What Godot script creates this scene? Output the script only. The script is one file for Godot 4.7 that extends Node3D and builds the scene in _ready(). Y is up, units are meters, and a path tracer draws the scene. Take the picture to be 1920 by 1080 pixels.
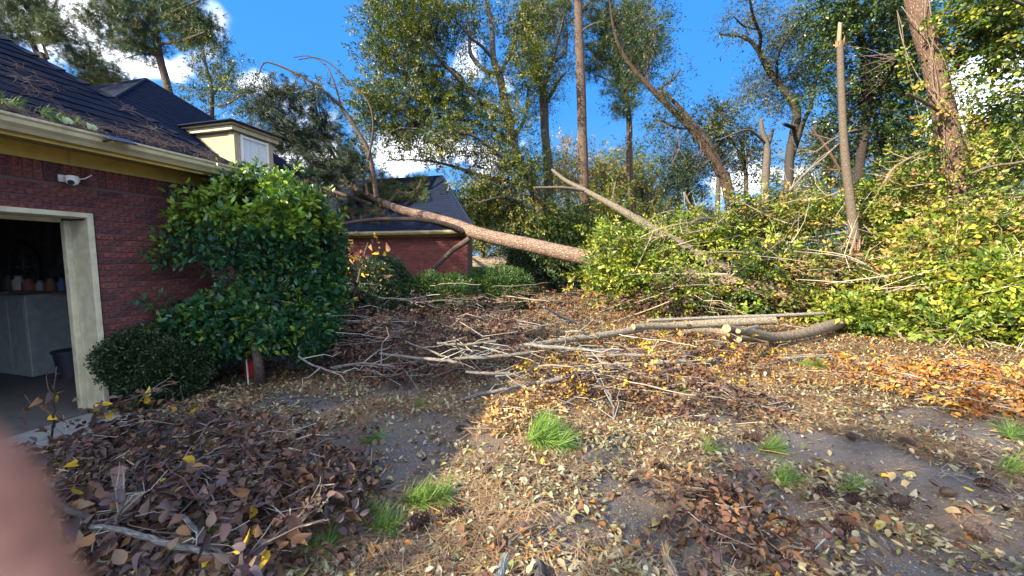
extends Node3D
# A storm-felled pine on a brick house, seen from its littered driveway. The house stands square to the axes: its garage wall runs along z.

const EYE := Vector3(0, 1.7, 0)
const FOC := 700.0          # focal length in pixels of a picture 1920 wide
const WALL := -5.4          # x of the garage wall
const EXPO := 3.5
var yaw := atan(184.0 / FOC)
var pitch := -atan(57.0 / FOC)
var cam_basis: Basis
var rng := RandomNumberGenerator.new()
var M := {}
var meshes := {}
var used := {}

# ---------------------------------------------------------------- places
func ray(x: float, y: float) -> Vector3:
	return cam_basis * Vector3((x - 960.0) / FOC, (540.0 - y) / FOC, -1.0)

func at(x: float, y: float, d: float) -> Vector3:
	return EYE + ray(x, y) * d

func gp(x: float, y: float, h := 0.0) -> Vector3:
	var r := ray(x, y)
	return EYE + r * ((h - EYE.y) / r.y)

func on_wing(x: float, y: float, off := 0.0) -> Vector3:   # the sloping front face of the far wing's roof
	var r := ray(x, y)
	var t := (2.85 + off + 1.05 * -14.6 - EYE.y + 1.05 * EYE.z) / (r.y + 1.05 * r.z)
	return EYE + r * t

# how much a round thing is stretched towards the picture's sides, undone
func slim(x: float) -> float:
	return 1.0 / sqrt(1.0 + pow((x - 960.0) / FOC, 2.0))

func rnd(a: float, b: float) -> float:
	return rng.randf_range(a, b)

func rdir() -> Vector3:
	var v := Vector3(rng.randfn(), rng.randfn(), rng.randfn())
	return v.normalized() if v.length() > 0.01 else Vector3.UP

func gauss(s: float) -> float:
	return clampf(rng.randfn(), -2.2, 2.2) * s

func pick(a: Array):
	return a[rng.randi() % a.size()]

func jig(c: Color, a := 0.15) -> Color:
	var k := rnd(1.0 - a, 1.0 + a)
	return Color(c.r * k * rnd(0.94, 1.06), c.g * k, c.b * k * rnd(0.92, 1.08))

func inside(p: Vector2, poly: PackedVector2Array) -> bool:
	return Geometry2D.is_point_in_polygon(p, poly)

# ---------------------------------------------------------------- shapes
class Sh:
	var v := PackedVector3Array()
	var n := PackedVector3Array()
	var c := PackedColorArray()
	var uv := PackedVector2Array()
	var i := PackedInt32Array()
	func put(p: Vector3, nn: Vector3, col: Color, u := Vector2.ZERO) -> int:
		v.append(p); n.append(nn); c.append(col); uv.append(u)
		return v.size() - 1
	func tri(a: int, b: int, d: int) -> void:      # turned so that its front looks along the corners' normals
		var g := (v[b] - v[a]).cross(v[d] - v[a])
		if g.dot(n[a] + n[b] + n[d]) > 0:
			i.append(a); i.append(d); i.append(b)
		else:
			i.append(a); i.append(b); i.append(d)
	func quad(a: Vector3, b: Vector3, d: Vector3, e: Vector3, nn: Vector3, col := Color.WHITE) -> void:
		var w := (b - a).length()
		var h := (e - a).length()
		var k := put(a, nn, col, Vector2(0, 0)); put(b, nn, col, Vector2(w, 0)); put(d, nn, col, Vector2(w, h)); put(e, nn, col, Vector2(0, h))
		tri(k, k + 1, k + 2); tri(k, k + 2, k + 3)
	func flat(a: Vector3, b: Vector3, d: Vector3, up: Vector3, col := Color.WHITE) -> void:
		var g := (b - a).cross(d - a).normalized()
		if g.dot(up) < 0: g = -g
		var k := put(a, g, col); put(b, g, col); put(d, g, col)
		tri(k, k + 1, k + 2)
	func box(lo: Vector3, hi: Vector3, col := Color.WHITE) -> void:
		obox(Transform3D(Basis(), (lo + hi) / 2), (hi - lo), col)
	func obox(t: Transform3D, size: Vector3, col := Color.WHITE, cham := 0.0) -> void:
		var s := size / 2
		for ax in 3:
			for sg in [-1.0, 1.0]:
				var nn := Vector3.ZERO; nn[ax] = sg
				var b := (ax + 1) % 3
				var d := (ax + 2) % 3
				var q: Array[Vector3] = []
				for w in [[-1.0, -1.0], [1.0, -1.0], [1.0, 1.0], [-1.0, 1.0]]:
					var p := Vector3.ZERO
					p[ax] = sg * s[ax]; p[b] = w[0] * (s[b] - cham); p[d] = w[1] * (s[d] - cham)
					q.append(t * p)
				quad(q[0], q[1], q[2], q[3], (t.basis * nn).normalized(), col)
		if cham > 0:
			for ax in 3:
				var b := (ax + 1) % 3
				var d := (ax + 2) % 3
				for w in [[-1.0, -1.0], [1.0, -1.0], [1.0, 1.0], [-1.0, 1.0]]:
					var q: Array[Vector3] = []
					for e in [-1.0, 1.0]:
						var p := Vector3.ZERO
						p[ax] = e * (s[ax] - cham); p[b] = w[0] * s[b]; p[d] = w[1] * (s[d] - cham)
						q.append(t * p)
						p[b] = w[0] * (s[b] - cham); p[d] = w[1] * s[d]
						q.append(t * p)
					var nn := Vector3.ZERO
					nn[b] = w[0]; nn[d] = w[1]
					quad(q[0], q[1], q[3], q[2], (t.basis * nn).normalized(), col)
	func tube(p: Array, r: Array, sides: int, col: Color, cap := true, knob := 0.0, col2 := Color(0, 0, 0, 0)) -> void:
		var t: Vector3 = ((p[1] as Vector3) - (p[0] as Vector3)).normalized()
		var u: Vector3 = t.cross(Vector3.UP if absf(t.y) < 0.9 else Vector3.RIGHT).normalized()
		var first := v.size()
		var run := 0.0
		var turns := maxf(1.0, roundf(TAU * r[0] / 0.5))
		for k in p.size():
			var a: Vector3 = p[maxi(k - 1, 0)]
			var b: Vector3 = p[mini(k + 1, p.size() - 1)]
			t = (b - a).normalized()
			u = (u - t * u.dot(t)).normalized()
			var w: Vector3 = t.cross(u)
			if k > 0: run += (p[k] as Vector3).distance_to(p[k - 1])
			for s in sides + 1:
				var an := TAU * s / sides
				var nn: Vector3 = u * cos(an) + w * sin(an)
				var q := 1.0
				if knob > 0: q += knob * sin(3.0 * an + run * 5.1 + p[0].x) * sin(run * 7.3 + an + p[0].z)
				var cc := col
				if col2.a > 0: cc = col.lerp(col2, float(k) / (p.size() - 1))
				put(p[k] + nn * r[k] * q, nn, cc, Vector2(turns * s / sides, run / 0.5))
		for k in p.size() - 1:
			for s in sides:
				var a := first + k * (sides + 1) + s
				var b := a + sides + 1
				i.append(a); i.append(b); i.append(b + 1)
				i.append(a); i.append(b + 1); i.append(a + 1)
		if cap:
			for e in [0, p.size() - 1]:
				end(p[e], ((p[0] as Vector3 - p[1]) if e == 0 else (p[e] as Vector3 - p[e - 1])).normalized(), r[e], sides, col if col2.a == 0 or e == 0 else col2)
	func end(o: Vector3, nn: Vector3, r: float, sides: int, col: Color) -> void:
		var u := nn.cross(Vector3.UP if absf(nn.y) < 0.9 else Vector3.RIGHT).normalized()
		var w := nn.cross(u)
		var c0 := put(o, nn, col, Vector2(0.5, 0.5))
		for s in sides + 1:
			put(o + (u * cos(TAU * s / sides) + w * sin(TAU * s / sides)) * r, nn, col, Vector2(0.5 + 0.5 * cos(TAU * s / sides), 0.5 + 0.5 * sin(TAU * s / sides)))
		for s in sides:
			tri(c0, c0 + 1 + s, c0 + 2 + s)
	func leaf(base: Vector3, dir: Vector3, up: Vector3, l: float, w: float, fold: float, curl: float, col: Color, fine := false) -> void:
		dir = dir.normalized()
		var side := dir.cross(up).normalized()
		up = side.cross(dir).normalized()
		if not fine:
			var m := base + dir * l * 0.45 - up * curl * l * 0.2
			var a := put(base, up, col); var b := put(base + dir * l - up * curl * l, up, col)
			var e := put(m + side * w * 0.5 + up * fold * w, (up - side * fold).normalized(), col)
			var g := put(m - side * w * 0.5 + up * fold * w, (up + side * fold).normalized(), col)
			tri(a, b, e); tri(a, b, g)
			return
		var mid: Array[int] = []
		var le: Array[int] = []
		var ri: Array[int] = []
		var ts := [0.0, 0.22, 0.5, 0.78, 1.0]
		var ws := [0.04, 0.78, 1.0, 0.62, 0.0]
		for k in 5:
			var t: float = ts[k]
			var p := base + dir * l * t - up * curl * l * t * t
			var nn := (up + dir * curl * t).normalized()
			var hw: float = w * 0.5 * ws[k]
			mid.append(put(p, nn, col)); le.append(put(p - side * hw + up * fold * hw * 2.0, (nn + side * fold).normalized(), col)); ri.append(put(p + side * hw + up * fold * hw * 2.0, (nn - side * fold).normalized(), col))
		for k in 4:
			tri(mid[k], mid[k + 1], le[k]); tri(mid[k], mid[k + 1], ri[k])
			if k < 3:
				tri(le[k], le[k + 1], mid[k + 1]); tri(ri[k], ri[k + 1], mid[k + 1])
	func mesh() -> ArrayMesh:
		var a := []
		a.resize(Mesh.ARRAY_MAX)
		a[Mesh.ARRAY_VERTEX] = v; a[Mesh.ARRAY_NORMAL] = n; a[Mesh.ARRAY_COLOR] = c; a[Mesh.ARRAY_TEX_UV] = uv; a[Mesh.ARRAY_INDEX] = i
		var m := ArrayMesh.new()
		m.add_surface_from_arrays(Mesh.PRIMITIVE_TRIANGLES, a)
		return m

func smooth(p: Array, sub: int) -> Array:      # Catmull-Rom, for Vector4 (place, radius)
	var out := []
	for k in p.size() - 1:
		var a: Vector4 = p[maxi(k - 1, 0)]
		var b: Vector4 = p[k]
		var c: Vector4 = p[k + 1]
		var d: Vector4 = p[mini(k + 2, p.size() - 1)]
		for s in sub:
			var t := float(s) / sub
			out.append(0.5 * (2.0 * b + (c - a) * t + (2.0 * a - 5.0 * b + 4.0 * c - d) * t * t + (3.0 * b - a - 3.0 * c + d) * t * t * t))
	out.append(p[p.size() - 1])
	return out

func limb(s: Sh, pr: Array, sides: int, col: Color, sub := 3, knob := 0.06, wob := 0.0, cap := true) -> Array:   # pr: Vector4s; returns the path
	var q := smooth(pr, sub)
	var p := []
	var r := []
	for k in q.size():
		var w := Vector3(q[k].x, q[k].y, q[k].z)
		if wob > 0 and k > 0 and k < q.size() - 1: w += rdir() * wob
		p.append(w); r.append(maxf(q[k].w, 0.002))
	s.tube(p, r, sides, col, cap, knob)
	return p

# ---------------------------------------------------------------- nodes
func numbered(called: String) -> String:
	var k: int = used.get(called, 0)
	used[called] = k + 1
	return called if k == 0 else "%s_%03d" % [called, k]

func tag(o: Node3D, label := "", category := "", group := "", kind := "") -> Node3D:
	if label: o.set_meta("label", label)
	if category: o.set_meta("category", category)
	if group: o.set_meta("group", group)
	if kind: o.set_meta("kind", kind)
	return o

func thing(called: String, label: String, category: String, where: Vector3, group := "") -> Node3D:
	var o := Node3D.new()
	o.name = numbered(called)
	o.position = where
	add_child(o)
	rng.seed = hash(label)
	return tag(o, label, category, group)

func where_of(parent: Node) -> Vector3:
	var w := Vector3.ZERO
	while parent is Node3D and parent != self:
		w += (parent as Node3D).position
		parent = parent.get_parent()
	return w

# a mesh whose corners are given in the world; under a parent it is set back by the parent's place
func obj(called: String, shape, mat: Material, parent: Node = self, kind := "") -> MeshInstance3D:
	var o := MeshInstance3D.new()
	o.name = numbered(called) if parent == self else called
	o.mesh = shape.mesh() if shape is Sh else shape
	o.material_override = mat
	o.position = -where_of(parent)
	if kind: o.set_meta("kind", kind)
	parent.add_child(o, true)
	return o

func piece(called: String, mesh: Mesh, mat: Material, parent: Node, t: Transform3D) -> MeshInstance3D:
	var o := MeshInstance3D.new()
	o.name = called
	o.mesh = mesh
	o.material_override = mat
	t.origin -= where_of(parent)
	o.transform = t
	parent.add_child(o, true)
	return o

func scatter(called: String, mesh: Mesh, mat: Material, parent: Node, xs: Array, cs: Array, kind := "stuff") -> void:
	if xs.is_empty(): return
	var mm := MultiMesh.new()
	mm.transform_format = MultiMesh.TRANSFORM_3D
	mm.use_colors = true
	mm.mesh = mesh
	mm.instance_count = xs.size()
	for k in xs.size():
		mm.set_instance_transform(k, xs[k])
		mm.set_instance_color(k, cs[k])
	var o := MultiMeshInstance3D.new()
	o.name = numbered(called) if parent == self else called
	o.multimesh = mm
	o.material_override = mat
	o.position = -where_of(parent)
	if kind: o.set_meta("kind", kind)
	parent.add_child(o, true)

# ---------------------------------------------------------------- materials
func noise_tex(freq: float, lo: float, hi: float, type := FastNoiseLite.TYPE_SIMPLEX_SMOOTH, size := 512, sd := 1, tint := Color.WHITE) -> NoiseTexture2D:
	var f := FastNoiseLite.new()
	f.seed = sd; f.noise_type = type; f.frequency = freq; f.fractal_octaves = 4
	if type == FastNoiseLite.TYPE_CELLULAR:
		f.cellular_return_type = FastNoiseLite.RETURN_DISTANCE2_SUB
		f.fractal_octaves = 2
	var t := NoiseTexture2D.new()
	t.width = size; t.height = size; t.seamless = true; t.noise = f
	var g := Gradient.new()
	g.offsets = PackedFloat32Array([0.0, 0.5, 1.0])
	g.colors = PackedColorArray([Color(lo, lo, lo), Color((lo + hi) / 2, (lo + hi) / 2, (lo + hi) / 2) * tint, Color(hi, hi, hi)])
	t.color_ramp = g
	return t

func mat(c: Color, rough: float, tex: Texture2D = null, scale := 1.0, bump: Texture2D = null, depth := 0.0, tri := true) -> StandardMaterial3D:
	var m := StandardMaterial3D.new()
	m.albedo_color = c.linear_to_srgb()
	m.roughness = rough
	m.vertex_color_use_as_albedo = true
	m.albedo_texture = tex
	m.uv1_triplanar = tri
	m.uv1_scale = Vector3(scale, scale, scale)
	m.cull_mode = BaseMaterial3D.CULL_DISABLED
	if bump:
		m.heightmap_enabled = true; m.heightmap_texture = bump; m.heightmap_scale = depth
	return m

func leafmat(rough: float, back: Color, spec := 0.5) -> StandardMaterial3D:
	var m := StandardMaterial3D.new()
	m.vertex_color_use_as_albedo = true
	m.roughness = rough
	m.metallic_specular = spec
	m.cull_mode = BaseMaterial3D.CULL_DISABLED
	m.backlight_enabled = true
	m.backlight = back
	return m

func make_materials() -> void:
	var fine := noise_tex(0.035, 0.55, 1.0, FastNoiseLite.TYPE_SIMPLEX_SMOOTH, 512, 3)
	var coarse := noise_tex(0.012, 0.5, 1.0, FastNoiseLite.TYPE_SIMPLEX_SMOOTH, 512, 5)
	var grit := noise_tex(0.16, 0.5, 1.0, FastNoiseLite.TYPE_SIMPLEX_SMOOTH, 512, 9)
	var cell := noise_tex(0.016, 0.34, 1.0, FastNoiseLite.TYPE_CELLULAR, 512, 7)
	var blotch := noise_tex(0.02, 0.30, 1.0, FastNoiseLite.TYPE_SIMPLEX_SMOOTH, 512, 17)
	var soft := noise_tex(0.012, 0.84, 1.0, FastNoiseLite.TYPE_SIMPLEX_SMOOTH, 512, 5)
	M.fine = fine
	M.bark = mat(Color(1, 1, 1), 0.9, cell, 1.0, cell, 3.0, false)
	M.bark.uv1_scale = Vector3(1.2, 0.55, 1)
	M.smooth_bark = mat(Color(1.15, 1.15, 1.15), 0.85, blotch, 1.0, fine, 0.9, false)
	M.smooth_bark.uv1_scale = Vector3(2, 0.7, 1)
	M.twig = mat(Color(1, 1, 1), 0.85)
	M.cut = mat(Color(1, 1, 1), 0.8, fine, 9.0)
	M.brick = []
	for c in [Color(0.23, 0.066, 0.064), Color(0.27, 0.08, 0.072), Color(0.19, 0.058, 0.062), Color(0.14, 0.052, 0.064), Color(0.28, 0.095, 0.085), Color(0.20, 0.068, 0.07)]:
		M.brick.append(mat(c, 0.92, coarse, 3.3, grit, 0.25))
	M.mortar = mat(Color(0.20, 0.135, 0.12), 0.95, grit, 2.0)
	M.cream = mat(Color(0.56, 0.50, 0.31), 0.5, soft, 0.8)
	M.jamb = mat(Color(0.62, 0.59, 0.42), 0.55, soft, 1.1)
	M.yellow = mat(Color(0.60, 0.44, 0.11), 0.6, soft, 0.7)
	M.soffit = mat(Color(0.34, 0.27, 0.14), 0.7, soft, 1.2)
	M.stucco = mat(Color(0.42, 0.35, 0.24), 0.9, soft, 1.5, grit, 0.3)
	M.shingle = []
	for c in [Color(0.017, 0.027, 0.062), Color(0.023, 0.034, 0.072), Color(0.014, 0.022, 0.052), Color(0.030, 0.036, 0.066)]:
		M.shingle.append(mat(c, 0.95, grit, 2.4, grit, 0.2))
		M.shingle[-1].metallic_specular = 0.2
	M.concrete = mat(Color(0.30, 0.31, 0.31), 0.9, soft, 0.9, grit, 0.2)
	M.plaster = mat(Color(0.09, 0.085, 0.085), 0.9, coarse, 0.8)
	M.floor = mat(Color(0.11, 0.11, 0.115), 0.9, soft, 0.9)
	M.white = mat(Color(0.30, 0.33, 0.33), 0.5, soft, 1.0)
	M.white_plastic = mat(Color(0.72, 0.72, 0.68), 0.4)
	M.black = mat(Color(0.02, 0.02, 0.022), 0.4)
	M.rubber = mat(Color(0.03, 0.03, 0.03), 0.8)
	M.metal = mat(Color(0.35, 0.35, 0.36), 0.35); M.metal.metallic = 0.8
	M.panel = mat(Color(0.02, 0.022, 0.035), 0.45)
	M.red = mat(Color(0.40, 0.02, 0.015), 0.4)
	M.paint = mat(Color(1, 1, 1), 0.6)
	M.rust = mat(Color(0.45, 0.36, 0.25), 0.8, coarse, 0.5)
	var g := StandardMaterial3D.new()
	g.albedo_color = Color(0.8, 0.85, 0.9, 0.25); g.roughness = 0.05; g.transparency = BaseMaterial3D.TRANSPARENCY_ALPHA
	M.glass = g
	M.leaf = leafmat(0.5, Color(0.55, 0.7, 0.2))
	M.gloss = leafmat(0.32, Color(0.35, 0.5, 0.15))
	M.dry = leafmat(0.8, Color(0.4, 0.3, 0.15), 0.3)
	M.needle = leafmat(0.55, Color(0.3, 0.4, 0.12))
	M.skin = mat(Color(0.74, 0.32, 0.20), 0.5, fine, 14.0)
	M.skin.subsurf_scatter_enabled = true; M.skin.subsurf_scatter_strength = 0.25

# ---------------------------------------------------------------- leaf sprays (instanced)
func spray(key: String, n: int, l: float, w: float, twig: float, droop: float, fine: bool, sd: int, spread := 0.9, crisp := false) -> ArrayMesh:
	if meshes.has(key): return meshes[key]
	rng.seed = sd
	var s := Sh.new()
	var tc := Color(0.5, 0.4, 0.3)
	s.tube([Vector3.ZERO, Vector3(0.02, 0, twig * 0.5), Vector3(0, -droop * twig * 0.3, twig)], [0.004, 0.003, 0.0015], 3, tc, false)
	for k in n:
		var t := rnd(0.08, 1.0)
		var an := rnd(0, TAU)
		var out := Vector3(cos(an), sin(an) * 0.7, 0)
		var d := (out * spread + Vector3(0, -droop, rnd(0.2, 0.9))).normalized()
		var up := (Vector3.UP + rdir() * 0.55).normalized()
		if absf(up.dot(d)) > 0.95: up = Vector3.RIGHT
		var q := rnd(0.7, 1.15)
		s.leaf(Vector3(out.x, out.y, 0) * 0.012 + Vector3(0, -droop * twig * 0.3 * t, twig * t) + d * rnd(0.0, 0.05), d, up, l * q, w * q * rnd(0.8, 1.1), rnd(0.05, 0.3) if not crisp else rnd(0.15, 0.75), rnd(-0.1, 0.35) if not crisp else rnd(-0.5, 1.2), jig(Color.WHITE, 0.22 if not crisp else 0.35), fine)
	meshes[key] = s.mesh()
	return meshes[key]

func tuft(key: String, n: int, l: float, w: float, sd: int, open := 0.8, sag := 0.2) -> ArrayMesh:      # pine needles bursting from a twig tip
	if meshes.has(key): return meshes[key]
	rng.seed = sd
	var s := Sh.new()
	s.tube([Vector3(0, 0, -l * 0.5), Vector3(0, 0, l * 0.2)], [0.008, 0.004], 3, Color(0.7, 0.5, 0.35), false)
	for k in n:
		var an := rnd(0, TAU)
		var d := Vector3(cos(an) * open, sin(an) * open, rnd(0.1, 1.1)).normalized()
		var b := Vector3(0, 0, rnd(-0.35, 0.2) * l)
		var q := l * rnd(0.7, 1.1)
		var side := d.cross(rdir()).normalized() * w / 2
		var m := b + d * q * 0.55
		var e := b + d * q + Vector3(0, -sag * q, 0)
		var up := side.cross(d).normalized()
		var col := jig(Color.WHITE, 0.25)
		var a := s.put(b - side, up, col); var a2 := s.put(b + side, up, col)
		var c := s.put(m - side, up, col); var c2 := s.put(m + side, up, col); var t := s.put(e, up, col)
		s.tri(a, a2, c2); s.tri(a, c2, c); s.tri(c, c2, t)
	meshes[key] = s.mesh()
	return meshes[key]

func facing(dir: Vector3, roll: float, sc: float, o: Vector3) -> Transform3D:    # z of the mesh along dir
	var z := dir.normalized()
	var x := Vector3.UP.cross(z)
	if x.length() < 0.05: x = Vector3.RIGHT
	x = x.normalized()
	var b := Basis(x, z.cross(x), z) * Basis(Vector3(0, 0, 1), roll)
	return Transform3D(b.scaled_local(Vector3(sc, sc, sc)), o)

# blobs: [centre, radii, share]; sprays gather in clumps, each clump on a twig that springs from the nearest limb
func crown(parent: Node, called: String, ms: Array, m: Material, blobs: Array, clumps: int, per: int, rad: float, pal: Array, smin: float, smax: float, paths: Array, tw: Sh, twc: Color, o := {}) -> void:
	var xs := []
	var cs := []
	for k in ms.size():
		xs.append([]); cs.append([])
	var total := 0.0
	for b in blobs: total += b[2]
	var shell: float = o.get("shell", 0.35)
	for b in blobs:
		for j in int(round(clumps * b[2] / total)):
			var d := rdir()
			var cc: Vector3 = b[0] + d * (b[1] as Vector3) * pow(rnd(0.0, 1.0), shell)
			if o.has("holes") and (o.holes as FastNoiseLite).get_noise_3dv(cc) < -0.12: continue
			if cc.y < 0.1: cc.y = rnd(0.1, 0.4)
			var near := Vector3(1e9, 0, 0)
			for pa in paths:
				for q in pa:
					if rng.randf() < 0.3 and (q as Vector3).distance_squared_to(cc) < near.distance_squared_to(cc): near = q
			var has := near.x < 1e8
			var away := (cc - near) if has else d
			if tw and has and away.length() < o.get("reach", 2.4):
				var mid := near.lerp(cc, 0.55) + rdir() * away.length() * 0.12
				var rr: float = clampf(away.length() * 0.008, 0.006, 0.03) * o.get("twig", 1.0)
				tw.tube([near, mid, cc], [rr, rr * 0.7, rr * 0.35], 3, jig(twc, 0.2), false)
			var tone: Color = pick(pal)
			for s in per:
				var p := cc + Vector3(gauss(rad), gauss(rad * o.get("flat", 0.8)), gauss(rad))
				var dir := (p - cc).normalized() * 0.7 + away.normalized() * 0.5 + rdir() * 0.6 + Vector3(0, o.get("lift", 0.0), 0)
				var v := rng.randi() % ms.size()
				var col: Color = tone if rng.randf() < 0.75 else pick(pal)
				xs[v].append(facing(dir, rnd(-0.9, 0.9) if o.get("level", true) else rnd(0, TAU), rnd(smin, smax), p))
				cs[v].append(jig(col, 0.2))
	for v in ms.size(): scatter(called, ms[v], m, parent, xs[v], cs[v])

func bl(x: float, y: float, rx: float, ry: float, d: float, rd := 0.0) -> Array:
	rx *= slim(x)
	var r := Vector3(rx * d / FOC, ry * d / FOC, rd if rd > 0 else rx * d / FOC)
	return [at(x, y, d), r, rx * ry]

# path of [x, y, radius] on the picture at depth d, drifting by dz from first to last
func path(a: Array, d: float, dz := 0.0) -> Array:
	var out := []
	for k in a.size():
		var dd := d + dz * k / maxf(1.0, a.size() - 1)
		var p := at(a[k][0], a[k][1], dd)
		out.append(Vector4(p.x, p.y, p.z, a[k][2] * slim(a[k][0]) * dd / FOC))
	return out

# a standing tree: the first path is its trunk from the foot of what is seen up; the foot goes down to the ground
func tree(called: String, label: String, cat: String, grp: String, d: float, lines: Array, bark: Material, bc: Color, blobs: Array, look: Dictionary) -> Node3D:
	var t0 := path(lines[0], d, look.get("dz", 0.0))
	var foot := Vector3(t0[0].x + look.get("lean", 0.0), 0, t0[0].z)
	var root := thing(called, label, cat, foot, grp)
	var s := Sh.new()
	var paths := []
	if t0[0].y > 0.2: t0.push_front(Vector4(foot.x, -0.05, foot.z, t0[0].w * look.get("flare", 1.25)))
	paths.append(limb(s, t0, look.get("sides", 10), bc, 4, 0.05))
	obj("trunk", s, bark, root)
	if lines.size() > 1:
		for k in range(1, lines.size()):
			var ls := Sh.new()
			paths.append(limb(ls, path(lines[k], d, rnd(-2.0, 2.0) * look.get("deep", 1.0)), 6, bc, 3, 0.05))
			obj("limb", ls, bark, root)
	if not blobs.is_empty():
		var tw := Sh.new()
		var bs := []
		for b in blobs: bs.append(bl(b[0], b[1], b[2], b[3], d + rnd(-1, 1) * look.get("deep", 1.0) * 0.8, (b[2] + b[3]) * 0.5 * d / FOC))
		crown(root, "crown", look.ms, look.mat, bs, look.clumps, look.per, look.get("rad", 0.4), look.pal, look.get("smin", 0.8), look.get("smax", 1.3), paths, tw, bc * 0.8, look)
		if not tw.v.is_empty(): obj("twig", tw, M.twig, root, "stuff")
	return root

# ================================================================ the place
func _ready() -> void:
	cam_basis = Basis(Vector3.UP, yaw) * Basis(Vector3.RIGHT, pitch)
	var cam := Camera3D.new()
	cam.name = "camera"
	cam.near = 0.01; cam.far = 900.0
	var lens := CameraAttributesPhysical.new()
	lens.frustum_focal_length = 12.0 / (540.0 / FOC)
	lens.frustum_focus_distance = 6.0
	lens.frustum_near = 0.01; lens.frustum_far = 900.0
	lens.exposure_aperture = 3.6
	cam.attributes = lens
	cam.fov = rad_to_deg(2.0 * atan(540.0 / FOC))
	cam.transform = Transform3D(cam_basis, EYE)
	add_child(cam)
	var we := WorldEnvironment.new()
	we.name = "world"
	var env := Environment.new()
	env.background_mode = Environment.BG_SKY
	env.sky = Sky.new()
	env.sky.sky_material = make_sky()
	env.background_energy_multiplier = 1.0
	env.tonemap_mode = Environment.TONE_MAPPER_LINEAR
	env.tonemap_exposure = EXPO
	env.sdfgi_enabled = true; env.ssao_enabled = true; env.ssil_enabled = true
	we.environment = env
	add_child(we)
	var sun := DirectionalLight3D.new()
	sun.name = "sun"
	var az := deg_to_rad(45.0)      # from +z towards -x: the sun stands behind the house
	var el := deg_to_rad(29.7)
	var to_sun := Vector3(-sin(az) * cos(el), sin(el), cos(az) * cos(el))
	sun.basis = Basis.looking_at(-to_sun)
	sun.light_energy = 1.6
	sun.light_color = Color(1.0, 0.93, 0.80)
	sun.light_angular_distance = 0.5
	sun.shadow_enabled = true
	add_child(sun)

	make_materials()
	ground()
	house()
	garage_inside()
	wall_fittings()
	standing_trees()
	woods()
	fallen_trees()
	bushes()
	thicket()
	logs()
	brush()
	litter()
	small_things()
	finger()

func make_sky() -> PanoramaSkyMaterial:
	var w := 1536
	var h := 768
	var nz := FastNoiseLite.new()
	nz.seed = 21; nz.frequency = 2.2; nz.fractal_octaves = 5
	# cumulus heaps: [azimuth from -z towards +x, height, half-widths]; in view, then extra ones out of view, added to lift the shade
	var heaps := []
	for p in [[400, 34, 34, 46], [880, 110, 60, 75], [740, 290, 150, 50], [462, 160, 40, 26], [1890, 160, 90, 100], [130, 20, 26, 20], [1440, 330, 90, 30], [300, 130, 36, 18], [560, 300, 80, 36]]:
		var r := ray(p[0], p[1]).normalized()
		heaps.append([atan2(r.x, -r.z), asin(r.y), p[2] / FOC * 0.8, p[3] / FOC * 0.8])
	rng.seed = 5
	for k in 36:
		heaps.append([rnd(1.0, 5.1), rnd(0.05, 1.1), rnd(0.12, 0.3), rnd(0.08, 0.16)])
	var px := PackedFloat32Array()
	px.resize(w * h * 4)
	for y in h:
		var e := PI / 2 - (y + 0.5) / h * PI
		var t := clampf(e / 1.2, 0.0, 1.0)
		var c := Color(0.28, 0.58, 1.0).lerp(Color(0.085, 0.40, 1.0), clampf(t * 3.4, 0, 1)).lerp(Color(0.04, 0.26, 0.86), clampf(t * 1.6 - 0.2, 0, 1))
		c = c * (1.22 / EXPO)
		var near := []
		for q in heaps:
			if absf(e - q[1]) < q[3] * 2.2: near.append(q)
		for x in w:
			var k := (y * w + x) * 4
			var dens := 0.0
			if e > 0 and not near.is_empty():
				var a := (x + 0.5) / w * TAU     # the middle column looks along +z
				for q in near:
					var da: float = wrapf(a - q[0], -PI, PI) * cos(e) / q[2]
					if absf(da) < 2.2:
						var de: float = (e - q[1]) / q[3]
						dens += exp(-(da * da + de * de))
				if dens > 0.02:
					var dir := Vector3(sin(a) * cos(e), sin(e), -cos(a) * cos(e))
					var nn := nz.get_noise_3dv(dir * 3.0)
					dens = smoothstep(0.30, 0.95, dens + nn * 1.1 - 0.05)
				else: dens = 0.0
			px[k] = lerpf(c.r, 3.3 / EXPO, dens); px[k + 1] = lerpf(c.g, 3.4 / EXPO, dens); px[k + 2] = lerpf(c.b, 3.65 / EXPO, dens); px[k + 3] = 1.0
	var m := PanoramaSkyMaterial.new()
	m.panorama = ImageTexture.create_from_image(Image.create_from_data(w, h, false, Image.FORMAT_RGBAF, px.to_byte_array()))
	return m

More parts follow.
